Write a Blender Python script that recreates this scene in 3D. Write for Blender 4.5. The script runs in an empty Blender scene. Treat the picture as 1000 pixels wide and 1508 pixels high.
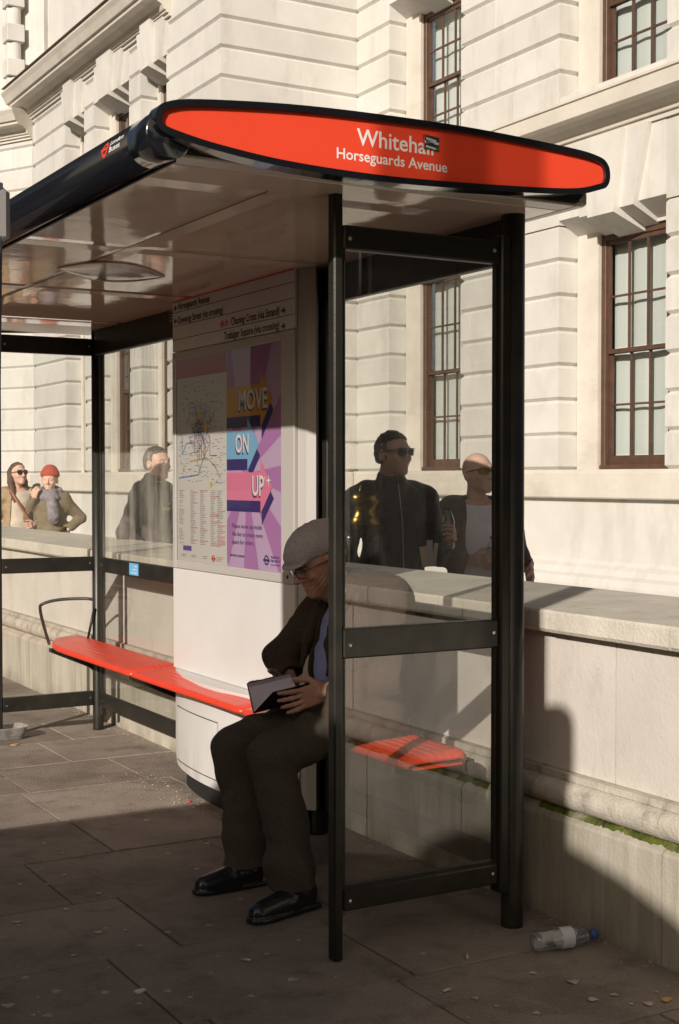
import bpy, math, random
import numpy as np
from mathutils import Vector, Matrix
R = math.radians
random.seed(7)
rng = np.random.default_rng(7)
scene = bpy.context.scene
COL = scene.collection

# ------------------------------------------------------------------ camera, sky, sun, exposure
cam_d = bpy.data.cameras.new('camera')
cam = bpy.data.objects.new('camera', cam_d); COL.objects.link(cam)
cam.location = (0, 0, 1.5)
cam.rotation_euler = (R(88.589), 0, R(-29.759))
cam_d.sensor_fit = 'HORIZONTAL'; cam_d.sensor_width = 24.0; cam_d.lens = 48.72
cam_d.clip_end = 500
scene.camera = cam

SUN_DIR = Vector((1.0, 0.76, -0.515)).normalized()          # the way the light travels
SUN_ELEV = math.asin(-SUN_DIR.z)
world = bpy.data.worlds.new('World'); scene.world = world; world.use_nodes = True
wn = world.node_tree.nodes; wl = world.node_tree.links
for n in list(wn): wn.remove(n)
w_out = wn.new('ShaderNodeOutputWorld'); w_bg = wn.new('ShaderNodeBackground'); w_sky = wn.new('ShaderNodeTexSky')
w_sky.sky_type = 'NISHITA'; w_sky.sun_disc = False
w_sky.sun_elevation = SUN_ELEV
w_sky.sun_rotation = math.atan2(-SUN_DIR.x, -SUN_DIR.y) % (2 * math.pi)
w_sky.air_density = 1.0; w_sky.dust_density = 5.0; w_sky.ozone_density = 0.4
w_bg.inputs['Strength'].default_value = 0.05
wl.new(w_sky.outputs[0], w_bg.inputs[0]); wl.new(w_bg.outputs[0], w_out.inputs[0])

sun_d = bpy.data.lights.new('sun', 'SUN'); sun_d.energy = 5.0; sun_d.angle = R(0.53); sun_d.color = (1.0, 0.925, 0.83)
sun = bpy.data.objects.new('sun', sun_d); COL.objects.link(sun)
sun.rotation_euler = SUN_DIR.to_track_quat('-Z', 'Y').to_euler(); sun.location = (-10, -8, 9)

scene.view_settings.view_transform = 'Standard'; scene.view_settings.look = 'None'
scene.view_settings.exposure = 0.0; scene.view_settings.gamma = 1.0
scene.render.engine = 'CYCLES'
scene.cycles.max_bounces = 8; scene.cycles.transparent_max_bounces = 24
scene.cycles.use_denoising = True
scene.cycles.caustics_reflective = False; scene.cycles.caustics_refractive = False

# ------------------------------------------------------------------ helpers: objects
ORG = {}
def place(o, parent, loc):
    COL.objects.link(o)
    if parent is not None:
        o.parent = parent
        po = ORG[parent.name]
        o.location = (loc[0] - po[0], loc[1] - po[1], loc[2] - po[2])
    else:
        o.location = loc
    ORG[o.name] = tuple(loc)
    return o
def tag(o, label=None, cat=None, group=None, kind=None):
    if label: o['label'] = label
    if cat: o['category'] = cat
    if group: o['group'] = group
    if kind: o['kind'] = kind
    return o
def thing(name, label, cat, loc=(0, 0, 0), rotz=0.0, group=None):
    o = bpy.data.objects.new(name, None); o.empty_display_size = 0.1
    place(o, None, loc); o.rotation_euler = (0, 0, rotz)
    return tag(o, label, cat, group)
def mesh_of(verts, faces, mat, smooth=False, name='mesh'):
    me = bpy.data.meshes.new(name)
    if isinstance(verts, np.ndarray): verts = verts.tolist()
    if isinstance(faces, np.ndarray): faces = faces.tolist()
    me.from_pydata(verts, [], faces)
    if mat is not None: me.materials.append(mat)
    if smooth: me.polygons.foreach_set('use_smooth', [True] * len(me.polygons))
    me.update()
    return me
def obj(name, me, parent=None, loc=(0, 0, 0), rot=(0, 0, 0)):
    o = bpy.data.objects.new(name, me); place(o, parent, loc); o.rotation_euler = rot
    return o
def wobj(name, verts, faces, mat, parent=None, smooth=False):
    """mesh given in world coordinates, its origin put at its middle (x, y) and base"""
    v = np.asarray(verts, float)
    c = (v.min(0) + v.max(0)) / 2; c[2] = v[:, 2].min()
    return obj(name, mesh_of(v - c, faces, mat, smooth, name), parent, tuple(c))

# ------------------------------------------------------------------ helpers: shapes
def g_box(x0, x1, y0, y1, z0, z1, c=0.0):
    if c <= 0:
        v = [(x, y, z) for z in (z0, z1) for x, y in ((x0, y0), (x1, y0), (x1, y1), (x0, y1))]
        f = [(3, 2, 1, 0), (4, 5, 6, 7), (0, 1, 5, 4), (1, 2, 6, 5), (2, 3, 7, 6), (3, 0, 4, 7)]
        return np.array(v, float), [tuple(q) for q in f]
    def ring(i, z):
        return [(x0+i+c, y0+i, z), (x1-i-c, y0+i, z), (x1-i, y0+i+c, z), (x1-i, y1-i-c, z), (x1-i-c, y1-i, z), (x0+i+c, y1-i, z), (x0+i, y1-i-c, z), (x0+i, y0+i+c, z)]
    v = ring(c*.9, z0) + ring(0, z0+c) + ring(0, z1-c) + ring(c*.9, z1)
    f = [tuple(range(7, -1, -1)), tuple(range(24, 32))]
    for L in range(3):
        for k in range(8):
            f.append((L*8+k, L*8+(k+1) % 8, L*8+8+(k+1) % 8, L*8+8+k))
    return np.array(v, float), f
def g_prism(poly, axis, lo, hi):
    """poly: 2D points counter-clockwise seen from +axis; axis 0:(y,z) 1:(z,x) 2:(x,y)"""
    n = len(poly); v = []
    for t in (lo, hi):
        for a, b in poly:
            v.append((t, a, b) if axis == 0 else (b, t, a) if axis == 1 else (a, b, t))
    f = [tuple(range(n-1, -1, -1)), tuple(range(n, 2*n))]
    for k in range(n): f.append((k, (k+1) % n, n+(k+1) % n, n+k))
    return np.array(v, float), f
def g_tube(path, rad, sides=10, cap=True):
    path = [Vector(p) for p in path]; m = len(path)
    rads = rad if isinstance(rad, (list, tuple)) else [rad]*m
    v = []; f = []; up = None
    for i, p in enumerate(path):
        t = (path[min(i+1, m-1)] - path[max(i-1, 0)]).normalized()
        if up is None:
            up = Vector((0, 0, 1)) if abs(t.z) < .9 else Vector((1, 0, 0))
        a = t.cross(up).normalized(); b = a.cross(t).normalized(); up = b
        for k in range(sides):
            an = 2*math.pi*k/sides
            q = p + a*(math.cos(an)*rads[i]) + b*(math.sin(an)*rads[i]); v.append(tuple(q))
    for i in range(m-1):
        for k in range(sides):
            f.append((i*sides+k, i*sides+(k+1) % sides, (i+1)*sides+(k+1) % sides, (i+1)*sides+k))
    if cap:
        f.append(tuple(range(sides-1, -1, -1))); f.append(tuple(range((m-1)*sides, m*sides)))
    return np.array(v, float), [tuple(reversed(q)) for q in f]
def g_lathe(prof, c=(0, 0, 0), axis=(0, 0, 1), sides=24):
    """prof: (radius, height) along axis from c"""
    ax = Vector(axis).normalized(); h = Vector((1, 0, 0)) if abs(ax.x) < .9 else Vector((0, 1, 0))
    a = ax.cross(h).normalized(); b = ax.cross(a); c = Vector(c); v = []; f = []
    for r, z in prof:
        for k in range(sides):
            an = 2*math.pi*k/sides
            v.append(tuple(c + ax*z + a*(math.cos(an)*r) + b*(math.sin(an)*r)))
    for i in range(len(prof)-1):
        for k in range(sides):
            f.append((i*sides+k, i*sides+(k+1) % sides, (i+1)*sides+(k+1) % sides, (i+1)*sides+k))
    f.append(tuple(range(sides-1, -1, -1))); f.append(tuple(range((len(prof)-1)*sides, len(prof)*sides)))
    return np.array(v, float), f
def g_join(*parts):
    V = []; F = []; n = 0
    for v, f in parts:
        v = np.asarray(v, float); V.append(v); F += [tuple(int(i)+n for i in q) for q in f]; n += len(v)
    return np.vstack(V), F
def g_grid(fn, nu, nv):
    v = [fn(i/nu, j/nv) for j in range(nv+1) for i in range(nu+1)]
    f = [(j*(nu+1)+i, j*(nu+1)+i+1, (j+1)*(nu+1)+i+1, (j+1)*(nu+1)+i) for j in range(nv) for i in range(nu)]
    return np.array(v, float), f
def smooth_loop(pts, n=6):
    out = []; m = len(pts)
    for i in range(m):
        p0, p1, p2, p3 = (np.array(pts[(i+k-1) % m], float) for k in range(4))
        for j in range(n):
            t = j/n
            out.append(tuple(.5*((2*p1)+(-p0+p2)*t+(2*p0-5*p1+4*p2-p3)*t*t+(-p0+3*p1-3*p2+p3)*t**3)))
    return out
def smooth_path(pts, n=6):
    out = []; m = len(pts); P = [np.array(p, float) for p in pts]
    for i in range(m-1):
        p0 = P[max(i-1, 0)]; p1 = P[i]; p2 = P[i+1]; p3 = P[min(i+2, m-1)]
        for j in range(n):
            t = j/n
            out.append(tuple(.5*((2*p1)+(-p0+p2)*t+(2*p0-5*p1+4*p2-p3)*t*t+(-p0+3*p1-3*p2+p3)*t**3)))
    out.append(tuple(P[-1])); return out

# ------------------------------------------------------------------ helpers: signed distance shapes (people)
def rcone(P, a, b, ra, rb):
    a = np.array(a, np.float32); b = np.array(b, np.float32)
    pa = P - a; ba = b - a; L = float(ba @ ba) + 1e-9
    t = np.clip((pa @ ba)/L, 0, 1)
    return np.linalg.norm(pa - t[..., None]*ba, axis=-1) - (ra + (rb-ra)*t)
def ell(P, c, r, M=None):
    q = P - np.array(c, np.float32)
    if M is not None: q = q @ np.array(M, np.float32)
    r = np.array(r, np.float32)
    k0 = np.linalg.norm(q/r, axis=-1); k1 = np.linalg.norm(q/(r*r), axis=-1) + 1e-6
    return k0*(k0-1)/k1
def rbox(P, c, h, rad, M=None):
    q = P - np.array(c, np.float32)
    if M is not None: q = q @ np.array(M, np.float32)
    q = np.abs(q) - (np.array(h, np.float32)-rad)
    return np.linalg.norm(np.maximum(q, 0), axis=-1) + np.minimum(q.max(-1), 0) - rad
def smin(a, b, k):
    h = np.clip(.5+.5*(b-a)/k, 0, 1)
    return b*(1-h)+a*h - k*h*(1-h)
def smax(a, b, k): return -smin(-a, -b, k)
def folds(P, amp, f=38.0, seed=0.0, ax=(0.3, 0.5, 1.0)):
    x, y, z = P[..., 0], P[..., 1], P[..., 2]
    w = np.sin(x*f*.41+seed+1.3*np.sin(z*f*.33+seed*2)) + np.sin(y*f*.47-seed*1.7+1.1*np.sin(x*f*.29+z*f*.21))
    s = np.sin(f*(ax[0]*x+ax[1]*y+ax[2]*z)+2.1*w+seed*3)
    return amp*(s*(.6+.4*np.sin(w*1.7+seed)))
def snet(fn, lo, hi, h):
    lo = np.array(lo, np.float32); hi = np.array(hi, np.float32)
    n = np.ceil((hi-lo)/h).astype(int)+1
    ax = [lo[i]+h*np.arange(n[i], dtype=np.float32) for i in range(3)]
    D = np.empty(tuple(n), np.float32)
    step = max(1, int(400000//(n[1]*n[2])))
    for s in range(0, n[0], step):
        g = np.stack(np.meshgrid(ax[0][s:s+step], ax[1], ax[2], indexing='ij'), -1)
        D[s:s+step] = fn(g)
    ins = D < 0
    nc = n-1
    acc = np.zeros(tuple(nc)+(3,), np.float32); cnt = np.zeros(tuple(nc), np.float32)
    edges = []
    for a in range(3):
        s0 = [slice(None)]*3; s1 = [slice(None)]*3; s0[a] = slice(0, -1); s1[a] = slice(1, None)
        m = ins[tuple(s0)] != ins[tuple(s1)]
        I = np.argwhere(m)
        if len(I) == 0: continue
        J = I.copy(); J[:, a] += 1
        d0 = D[tuple(I.T)]; d1 = D[tuple(J.T)]
        t = d0/(d0-d1)
        pos = I.astype(np.float32); pos[:, a] += t
        b, c = [k for k in range(3) if k != a]
        for ob in (0, -1):
            for oc in (0, -1):
                K = I.copy(); K[:, b] += ob; K[:, c] += oc
                ok = (K[:, b] >= 0) & (K[:, c] >= 0) & (K[:, b] < nc[b]) & (K[:, c] < nc[c])
                np.add.at(acc, tuple(K[ok].T), pos[ok]); np.add.at(cnt, tuple(K[ok].T), 1)
        edges.append((a, b, c, I, d0 < 0))
    idx = -np.ones(tuple(nc), int); used = cnt > 0
    idx[used] = np.arange(used.sum())
    V = lo + h*(acc[used]/cnt[used][:, None])
    F = []
    for a, b, c, I, neg in edges:
        ok = (I[:, b] > 0) & (I[:, c] > 0) & (I[:, b] < nc[b]) & (I[:, c] < nc[c])
        I = I[ok]; neg = neg[ok]
        q = []
        for ob, oc in ((-1, -1), (0, -1), (0, 0), (-1, 0)):
            K = I.copy(); K[:, b] += ob; K[:, c] += oc
            q.append(idx[tuple(K.T)])
        q = np.stack(q, 1)
        flip = (neg if a != 1 else ~neg)
        q[~flip] = q[~flip][:, ::-1]
        F.append(q)
    F = np.vstack(F); F = F[(F >= 0).all(1)]
    return V.astype(float), F.tolist()

# ------------------------------------------------------------------ helpers: lettering (built-in font, turned into mesh)
_txt = {}
def text_geo(s, bold=0.0):
    key = (s, bold)
    if key in _txt: return _txt[key]
    cu = bpy.data.curves.new('t', 'FONT'); cu.body = s; cu.offset = bold; cu.resolution_u = 3
    o = bpy.data.objects.new('t', cu); COL.objects.link(o)
    dg = bpy.context.evaluated_depsgraph_get()
    me = bpy.data.meshes.new_from_object(o.evaluated_get(dg))
    v = np.array([tuple(q.co) for q in me.vertices]); f = [tuple(p.vertices) for p in me.polygons]
    bpy.data.objects.remove(o); bpy.data.curves.remove(cu); bpy.data.meshes.remove(me)
    _txt[key] = (v, f); return _txt[key]
def text_on(s, plane, u0, v0, width, cap, at, mat, parent, name='lettering', bold=0.012, right=False):
    """plane 'y': facing -Y (u = x); plane 'x': facing -X (u = -y). u0 left, v0 baseline, cap = capital height"""
    v, f = text_geo(s, bold)
    capv = 0.69
    w0 = v[:, 0].min(); w = v[:, 0].max()-w0
    sx = (width/w) if width else cap/capv
    U = (v[:, 0]-w0)*sx; W = v[:, 1]*cap/capv
    if right: U = U - U.max()
    if plane == 'y': V = np.stack([u0+U, np.full(len(U), at), v0+W], 1)
    else: V = np.stack([np.full(len(U), at), u0-U, v0+W], 1)
    return wobj(name, V, f, mat, parent)
# ------------------------------------------------------------------ materials
MATS = {}
def mk(name, col, rough=0.6, metal=0.0, spec=0.5, col2=None, nscale=6.0, ndetail=6.0, namt=1.0, bump=0.0, bscale=40.0,
       rand=0.0, stretch=None, coat=0.0, emit=None, local=False):
    m = bpy.data.materials.new(name); m.use_nodes = True; MATS[name] = m
    nt = m.node_tree; N = nt.nodes; L = nt.links; b = N['Principled BSDF']
    b.inputs['Roughness'].default_value = rough; b.inputs['Metallic'].default_value = metal
    b.inputs['Specular IOR Level'].default_value = spec
    if coat: b.inputs['Coat Weight'].default_value = coat; b.inputs['Coat Roughness'].default_value = .08
    if local: pos = N.new('ShaderNodeTexCoord').outputs['Object']
    else: pos = N.new('ShaderNodeNewGeometry').outputs['Position']
    if stretch:
        mp = N.new('ShaderNodeMapping'); mp.inputs['Scale'].default_value = stretch; L.new(pos, mp.inputs['Vector']); spos = mp.outputs[0]
    else: spos = pos
    colout = None
    if col2 is not None:
        no = N.new('ShaderNodeTexNoise'); no.inputs['Scale'].default_value = nscale; no.inputs['Detail'].default_value = ndetail; no.inputs['Roughness'].default_value = .62
        L.new(spos, no.inputs['Vector'])
        rp = N.new('ShaderNodeMapRange'); rp.inputs['From Min'].default_value = .36; rp.inputs['From Max'].default_value = .66; rp.inputs['To Max'].default_value = namt
        L.new(no.outputs['Fac'], rp.inputs['Value'])
        mx = N.new('ShaderNodeMix'); mx.data_type = 'RGBA'; mx.inputs['A'].default_value = (*col, 1); mx.inputs['B'].default_value = (*col2, 1)
        L.new(rp.outputs[0], mx.inputs['Factor']); colout = mx.outputs['Result']
    if rand > 0:
        oi = N.new('ShaderNodeObjectInfo'); r2 = N.new('ShaderNodeMapRange'); r2.inputs['To Min'].default_value = 1-rand; r2.inputs['To Max'].default_value = 1+rand
        L.new(oi.outputs['Random'], r2.inputs['Value'])
        hs = N.new('ShaderNodeHueSaturation'); L.new(r2.outputs[0], hs.inputs['Value'])
        if colout is not None: L.new(colout, hs.inputs['Color'])
        else: hs.inputs['Color'].default_value = (*col, 1)
        colout = hs.outputs['Color']
    if colout is not None: L.new(colout, b.inputs['Base Color'])
    else: b.inputs['Base Color'].default_value = (*col, 1)
    if bump > 0:
        n2 = N.new('ShaderNodeTexNoise'); n2.inputs['Scale'].default_value = bscale; n2.inputs['Detail'].default_value = 5; L.new(pos, n2.inputs['Vector'])
        bp = N.new('ShaderNodeBump'); bp.inputs['Strength'].default_value = bump; bp.inputs['Distance'].default_value = .01
        L.new(n2.outputs['Fac'], bp.inputs['Height']); L.new(bp.outputs[0], b.inputs['Normal'])
    if emit: b.inputs['Emission Color'].default_value = (*emit[0], 1); b.inputs['Emission Strength'].default_value = emit[1]
    return m
def layer(m, col, scale, lo, hi, amt, stretch=(1, 1, 1), zlo=None, zhi=None, detail=6):
    """a second stain over a material's base colour (dirt, soot, moss), optionally growing only between two heights"""
    nt = m.node_tree; N = nt.nodes; L = nt.links; b = N['Principled BSDF']; inp = b.inputs['Base Color']
    pos = N.new('ShaderNodeNewGeometry').outputs['Position']
    mp = N.new('ShaderNodeMapping'); mp.inputs['Scale'].default_value = stretch; L.new(pos, mp.inputs['Vector'])
    no = N.new('ShaderNodeTexNoise'); no.inputs['Scale'].default_value = scale; no.inputs['Detail'].default_value = detail; no.inputs['Roughness'].default_value = .65
    L.new(mp.outputs[0], no.inputs['Vector'])
    rp = N.new('ShaderNodeMapRange'); rp.inputs['From Min'].default_value = lo; rp.inputs['From Max'].default_value = hi; rp.inputs['To Max'].default_value = amt
    L.new(no.outputs['Fac'], rp.inputs['Value']); fac = rp.outputs[0]
    if zlo is not None:
        sx = N.new('ShaderNodeSeparateXYZ'); L.new(pos, sx.inputs[0])
        r3 = N.new('ShaderNodeMapRange'); r3.inputs['From Min'].default_value = zlo; r3.inputs['From Max'].default_value = zhi; r3.inputs['To Min'].default_value = 1; r3.inputs['To Max'].default_value = 0
        L.new(sx.outputs['Z'], r3.inputs['Value'])
        mu = N.new('ShaderNodeMath'); mu.operation = 'MULTIPLY'; L.new(fac, mu.inputs[0]); L.new(r3.outputs[0], mu.inputs[1]); fac = mu.outputs[0]
    mx = N.new('ShaderNodeMix'); mx.data_type = 'RGBA'; mx.inputs['B'].default_value = (*col, 1)
    if inp.is_linked: L.new(inp.links[0].from_socket, mx.inputs['A'])
    else: mx.inputs['A'].default_value = inp.default_value
    L.new(fac, mx.inputs['Factor']); L.new(mx.outputs['Result'], inp)
    return m
def glass_mat(name, tint=(1, 1, 1), dirt=0.05, dscale=3.0, dstretch=(1, 1, .25), boost=1.7, dlo=.5, dhi=.75, dcol=(.62, .58, .5), rough=0.0):
    m = bpy.data.materials.new(name); m.use_nodes = True; nt = m.node_tree; N = nt.nodes; L = nt.links
    for n in list(N): N.remove(n)
    out = N.new('ShaderNodeOutputMaterial'); tr = N.new('ShaderNodeBsdfTransparent'); gl = N.new('ShaderNodeBsdfGlossy'); lw = N.new('ShaderNodeLayerWeight'); lw.inputs['Blend'].default_value = .5
    tr.inputs[0].default_value = (*tint, 1); gl.inputs['Roughness'].default_value = rough
    mu = N.new('ShaderNodeMath'); mu.operation = 'MULTIPLY'; mu.inputs[1].default_value = boost; mu.use_clamp = True
    pw = N.new('ShaderNodeMath'); pw.operation = 'POWER'; pw.inputs[1].default_value = 5.0; L.new(lw.outputs['Facing'], pw.inputs[0])
    ma = N.new('ShaderNodeMath'); ma.operation = 'MULTIPLY_ADD'; ma.inputs[1].default_value = .96; ma.inputs[2].default_value = .04
    L.new(pw.outputs[0], ma.inputs[0]); L.new(ma.outputs[0], mu.inputs[0])
    mx = N.new('ShaderNodeMixShader'); L.new(mu.outputs[0], mx.inputs[0]); L.new(tr.outputs[0], mx.inputs[1]); L.new(gl.outputs[0], mx.inputs[2])
    last = mx.outputs[0]
    if dirt > 0:
        pos = N.new('ShaderNodeNewGeometry').outputs['Position']; mp = N.new('ShaderNodeMapping'); mp.inputs['Scale'].default_value = dstretch; L.new(pos, mp.inputs['Vector'])
        no = N.new('ShaderNodeTexNoise'); no.inputs['Scale'].default_value = dscale; no.inputs['Detail'].default_value = 9; no.inputs['Roughness'].default_value = .7; L.new(mp.outputs[0], no.inputs['Vector'])
        rp = N.new('ShaderNodeMapRange'); rp.inputs['From Min'].default_value = dlo; rp.inputs['From Max'].default_value = dhi; rp.inputs['To Min'].default_value = dirt*.12; rp.inputs['To Max'].default_value = dirt
        L.new(no.outputs['Fac'], rp.inputs['Value'])
        df = N.new('ShaderNodeBsdfDiffuse'); df.inputs[0].default_value = (*dcol, 1)
        m2 = N.new('ShaderNodeMixShader'); L.new(rp.outputs[0], m2.inputs[0]); L.new(last, m2.inputs[1]); L.new(df.outputs[0], m2.inputs[2]); last = m2.outputs[0]
    L.new(last, out.inputs[0]); MATS[name] = m
    return m

M = MATS
mk('portland', (.605, .59, .555), .85, col2=(.52, .50, .465), nscale=1.6, namt=.7, bump=.2, bscale=30, rand=.07, spec=.2)
layer(M['portland'], (.34, .30, .25), 3.0, .52, .8, .5, (1, 1, .30))
layer(M['portland'], (.40, .36, .30), 40.0, .6, .75, .35)
mk('portland_trim', (.62, .58, .52), .85, col2=(.49, .45, .39), nscale=2.2, namt=.6, bump=.25, bscale=30, spec=.2)
layer(M['portland_trim'], (.30, .26, .21), 2.2, .55, .78, .4, (1, .5, 1.5))
mk('parapet', (.60, .555, .505), .9, col2=(.51, .47, .42), nscale=2.5, namt=.8, bump=.22, bscale=70, rand=.04, spec=.2)
layer(M['parapet'], (.26, .23, .19), 5.0, .55, .78, .45, (1, 1, .4))
layer(M['parapet'], (.20, .17, .14), 30.0, .66, .76, .5)
mk('coping', (.61, .565, .49), .9, col2=(.49, .45, .38), nscale=5, namt=.9, bump=.35, bscale=80, rand=.05, spec=.2)
layer(M['coping'], (.22, .20, .155), 7.0, .58, .76, .45)
mk('plinth', (.48, .44, .375), .9, col2=(.37, .335, .275), nscale=5, namt=.9, bump=.3, bscale=90, rand=.05, stretch=(1, 1, .25), spec=.2)
layer(M['plinth'], (.17, .155, .095), 9.0, .48, .72, .6, (1, 1, .10))
layer(M['plinth'], (.10, .085, .06), 4.0, .4, .7, .8, (1, 1, .6), 0.0, .12)
mk('torus_stone', (.50, .455, .39), .9, col2=(.35, .32, .265), nscale=9, namt=.9, bump=.45, bscale=80, rand=.06, spec=.2)
layer(M['torus_stone'], (.12, .10, .08), 9.0, .55, .72, .6)
mk('moss', (.17, .20, .03), .95, col2=(.045, .05, .02), nscale=14, namt=1, bump=1.0, bscale=220, spec=.1)
layer(M['moss'], (.30, .28, .2), 6.0, .5, .62, .9, (1, 1, 1))
mk('slab', (.295, .243, .200), .85, col2=(.22, .181, .150), nscale=2.6, namt=.9, bump=.45, bscale=90, rand=.17, spec=.3)
layer(M['slab'], (.10, .075, .055), 7.0, .52, .72, .6)
layer(M['slab'], (.06, .048, .04), 2.2, .5, .72, .55)
layer(M['slab'], (.36, .30, .24), 90.0, .63, .72, .6, detail=2)
layer(M['slab'], (.05, .04, .034), 130.0, .60, .70, .6, detail=2)
mk('joint', (.055, .045, .036), .95, col2=(.10, .08, .055), nscale=9, spec=.1)
mk('asphalt', (.05, .05, .052), .9, col2=(.035, .035, .036), nscale=30, bump=.5, bscale=180, spec=.2)
mk('forecourt_paving', (.52, .49, .44), .85, col2=(.44, .41, .37), nscale=4, bump=.3, bscale=60)
mk('kerb', (.30, .29, .27), .85, col2=(.22, .21, .2), nscale=12, bump=.4, bscale=90)
mk('gum', (.52, .455, .385), .8, col2=(.34, .29, .24), nscale=14)
mk('black_paint', (.014, .0145, .012), .36, col2=(.028, .025, .019), nscale=9, namt=.8, bump=.05, bscale=120, spec=.32)
layer(M['black_paint'], (.07, .058, .045), 14.0, .54, .74, .55, (1, 1, .6), 0.0, .4)
mk('black_gloss', (.008, .009, .012), .12, spec=.7, coat=.6, bump=.03, bscale=9)
mk('black_matte', (.012, .013, .013), .6)
mk('seat_red', (.72, .055, .022), .32, spec=.5, bump=.04, bscale=25, col2=(.60, .05, .025), nscale=7, namt=.6)
mk('sign_red', (.80, .070, .030), .42, spec=.35, col2=(.72, .06, .028), nscale=3, namt=.5)
mk('white_letter', (.78, .77, .76), .5)
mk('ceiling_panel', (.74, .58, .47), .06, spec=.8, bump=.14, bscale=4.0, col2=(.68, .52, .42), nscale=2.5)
mk('ceiling_trim', (.62, .53, .45), .25, spec=.5, bump=.05, bscale=8)
mk('lens_plastic', (.42, .36, .33), .10, spec=.7)
mk('cabinet', (.60, .585, .57), .38, spec=.4, bump=.05, bscale=60, col2=(.56, .54, .52), nscale=2)
layer(M['cabinet'], (.25, .2, .15), 9.0, .45, .75, .5, (1, 1, .5), .05, .35)
mk('cabinet_grey', (.40, .375, .355), .4, spec=.4)
mk('dark_line', (.03, .028, .026), .6)
mk('silver', (.6, .6, .58), .3, metal=1.0)
mk('galv', (.36, .34, .34), .45, metal=.3)
mk('post_grey', (.10, .10, .11), .45)
mk('window_brown', (.105, .056, .037), .5, col2=(.075, .039, .026), nscale=9, bump=.15, bscale=60, spec=.4)
mk('curtain', (.70, .70, .66), .9, spec=.1)
mk('interior', (.20, .19, .17), .9)
mk('map_paper', (.66, .65, .62), .6)
mk('poster_pink', (.56, .40, .60), .55)
mk('poster_ray', (.44, .20, .45), .55)
mk('poster_red', (.50, .07, .06), .55)
mk('arrow_orange', (.62, .32, .05), .55)
mk('arrow_blue', (.22, .46, .68), .55)
mk('arrow_pink', (.76, .22, .36), .55)
mk('ink_navy', (.05, .035, .16), .55)
mk('ink_black', (.03, .028, .028), .6)
mk('ink_blue', (.16, .25, .50), .6)
mk('ink_grey', (.30, .28, .27), .6)
mk('ink_tan', (.55, .33, .12), .6)
mk('ink_yellow', (.66, .50, .06), .6)
mk('ink_rose', (.62, .33, .33), .6)
mk('ink_purple', (.16, .09, .30), .6)
mk('ink_red', (.62, .05, .03), .5)
mk('map_zone', (.56, .56, .66), .6)
mk('sticker_blue', (.12, .40, .72), .5)
mk('sticker_green', (.02, .16, .05), .5)
glass_mat('glass_end', (.96, .96, .95), .03, 5.0, (1, 1, .5), 4.6, .52, .8)
glass_mat('glass_back', (.94, .95, .93), .10, 3.0, (1, 1, .3), 1.7, .45, .75)
glass_mat('glass_dirty', (.93, .94, .91), .42, 3.2, (1, 1.6, .22), 1.7, .40, .66, (.60, .57, .49))
glass_mat('glass_poster', (.97, .96, .95), .0, boost=3.2)
glass_mat('glass_window', (.86, .90, .90), .0, boost=2.2)
glass_mat('bottle_plastic', (.86, .88, .92), .10, 30, (1, 1, 1), 3.0, .35, .7, (.7, .75, .85), .05)
glass_mat('tub_plastic', (.80, .80, .78), .35, 20, (1, 1, 1), 3.0, .2, .6, (.65, .63, .60), .1)
mk('skin', (.70, .42, .31), .5, col2=(.62, .33, .235), nscale=22, bump=.18, bscale=160, spec=.35, local=True)
mk('skin_old', (.47, .275, .205), .52, col2=(.40, .20, .145), nscale=24, bump=.3, bscale=130, spec=.35, local=True)
mk('skin_pale', (.66, .43, .34), .5, col2=(.60, .35, .26), nscale=22, bump=.15, bscale=160, spec=.35, local=True)
mk('hair_dark', (.075, .050, .036), .55, col2=(.14, .098, .072), nscale=90, bump=.8, bscale=260, stretch=(1, 1, .2), local=True)
mk('hair_grey', (.20, .175, .15), .65, col2=(.10, .08, .065), nscale=70, bump=.8, bscale=260, local=True)
mk('hair_brown', (.085, .045, .028), .5, col2=(.13, .075, .045), nscale=45, bump=.8, bscale=200, stretch=(3, 3, .25), local=True)
mk('stubble', (.20, .125, .09), .6, col2=(.12, .075, .055), nscale=120, bump=.4, bscale=300, local=True)
mk('cap_tweed', (.50, .46, .475), .95, col2=(.37, .335, .35), nscale=160, ndetail=2, bump=.5, bscale=420, spec=.15, local=True)
mk('coat_navy', (.062, .042, .031), .9, col2=(.042, .029, .022), nscale=90, bump=.45, bscale=320, spec=.25, local=True)
mk('coat_collar', (.10, .065, .048), .9, col2=(.07, .045, .035), nscale=60, bump=.5, bscale=300, spec=.2, local=True)
mk('shirt_blue', (.28, .31, .56), .8, col2=(.23, .26, .50), nscale=30, bump=.25, bscale=120, spec=.2, local=True)
mk('trousers', (.092, .080, .064), .95, col2=(.068, .058, .047), nscale=130, ndetail=3, bump=.5, bscale=420, spec=.2, local=True)
mk('shoe', (.014, .016, .022), .25, spec=.6, bump=.1, bscale=60, local=True)
mk('jacket_black', (.060, .047, .039), .55, col2=(.036, .028, .023), nscale=25, bump=.4, bscale=90, spec=.4, local=True)
mk('jacket_brown', (.115, .09, .072), .8, col2=(.085, .066, .052), nscale=60, bump=.4, bscale=200, spec=.3, local=True)
mk('jacket_police', (.052, .040, .042), .7, col2=(.075, .056, .055), nscale=30, bump=.4, bscale=120, spec=.4, local=True)
mk('tshirt', (.80, .78, .88), .85, bump=.3, bscale=40, spec=.2, local=True)
mk('cream_knit', (.66, .58, .48), .95, col2=(.56, .48, .39), nscale=40, bump=.8, bscale=120, spec=.1, local=True)
mk('coat_beige', (.40, .29, .18), .9, col2=(.33, .235, .145), nscale=20, bump=.4, bscale=150, spec=.2, local=True)
mk('coat_olive', (.21, .165, .10), .85, col2=(.15, .12, .075), nscale=16, bump=.6, bscale=70, spec=.25, local=True)
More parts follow.
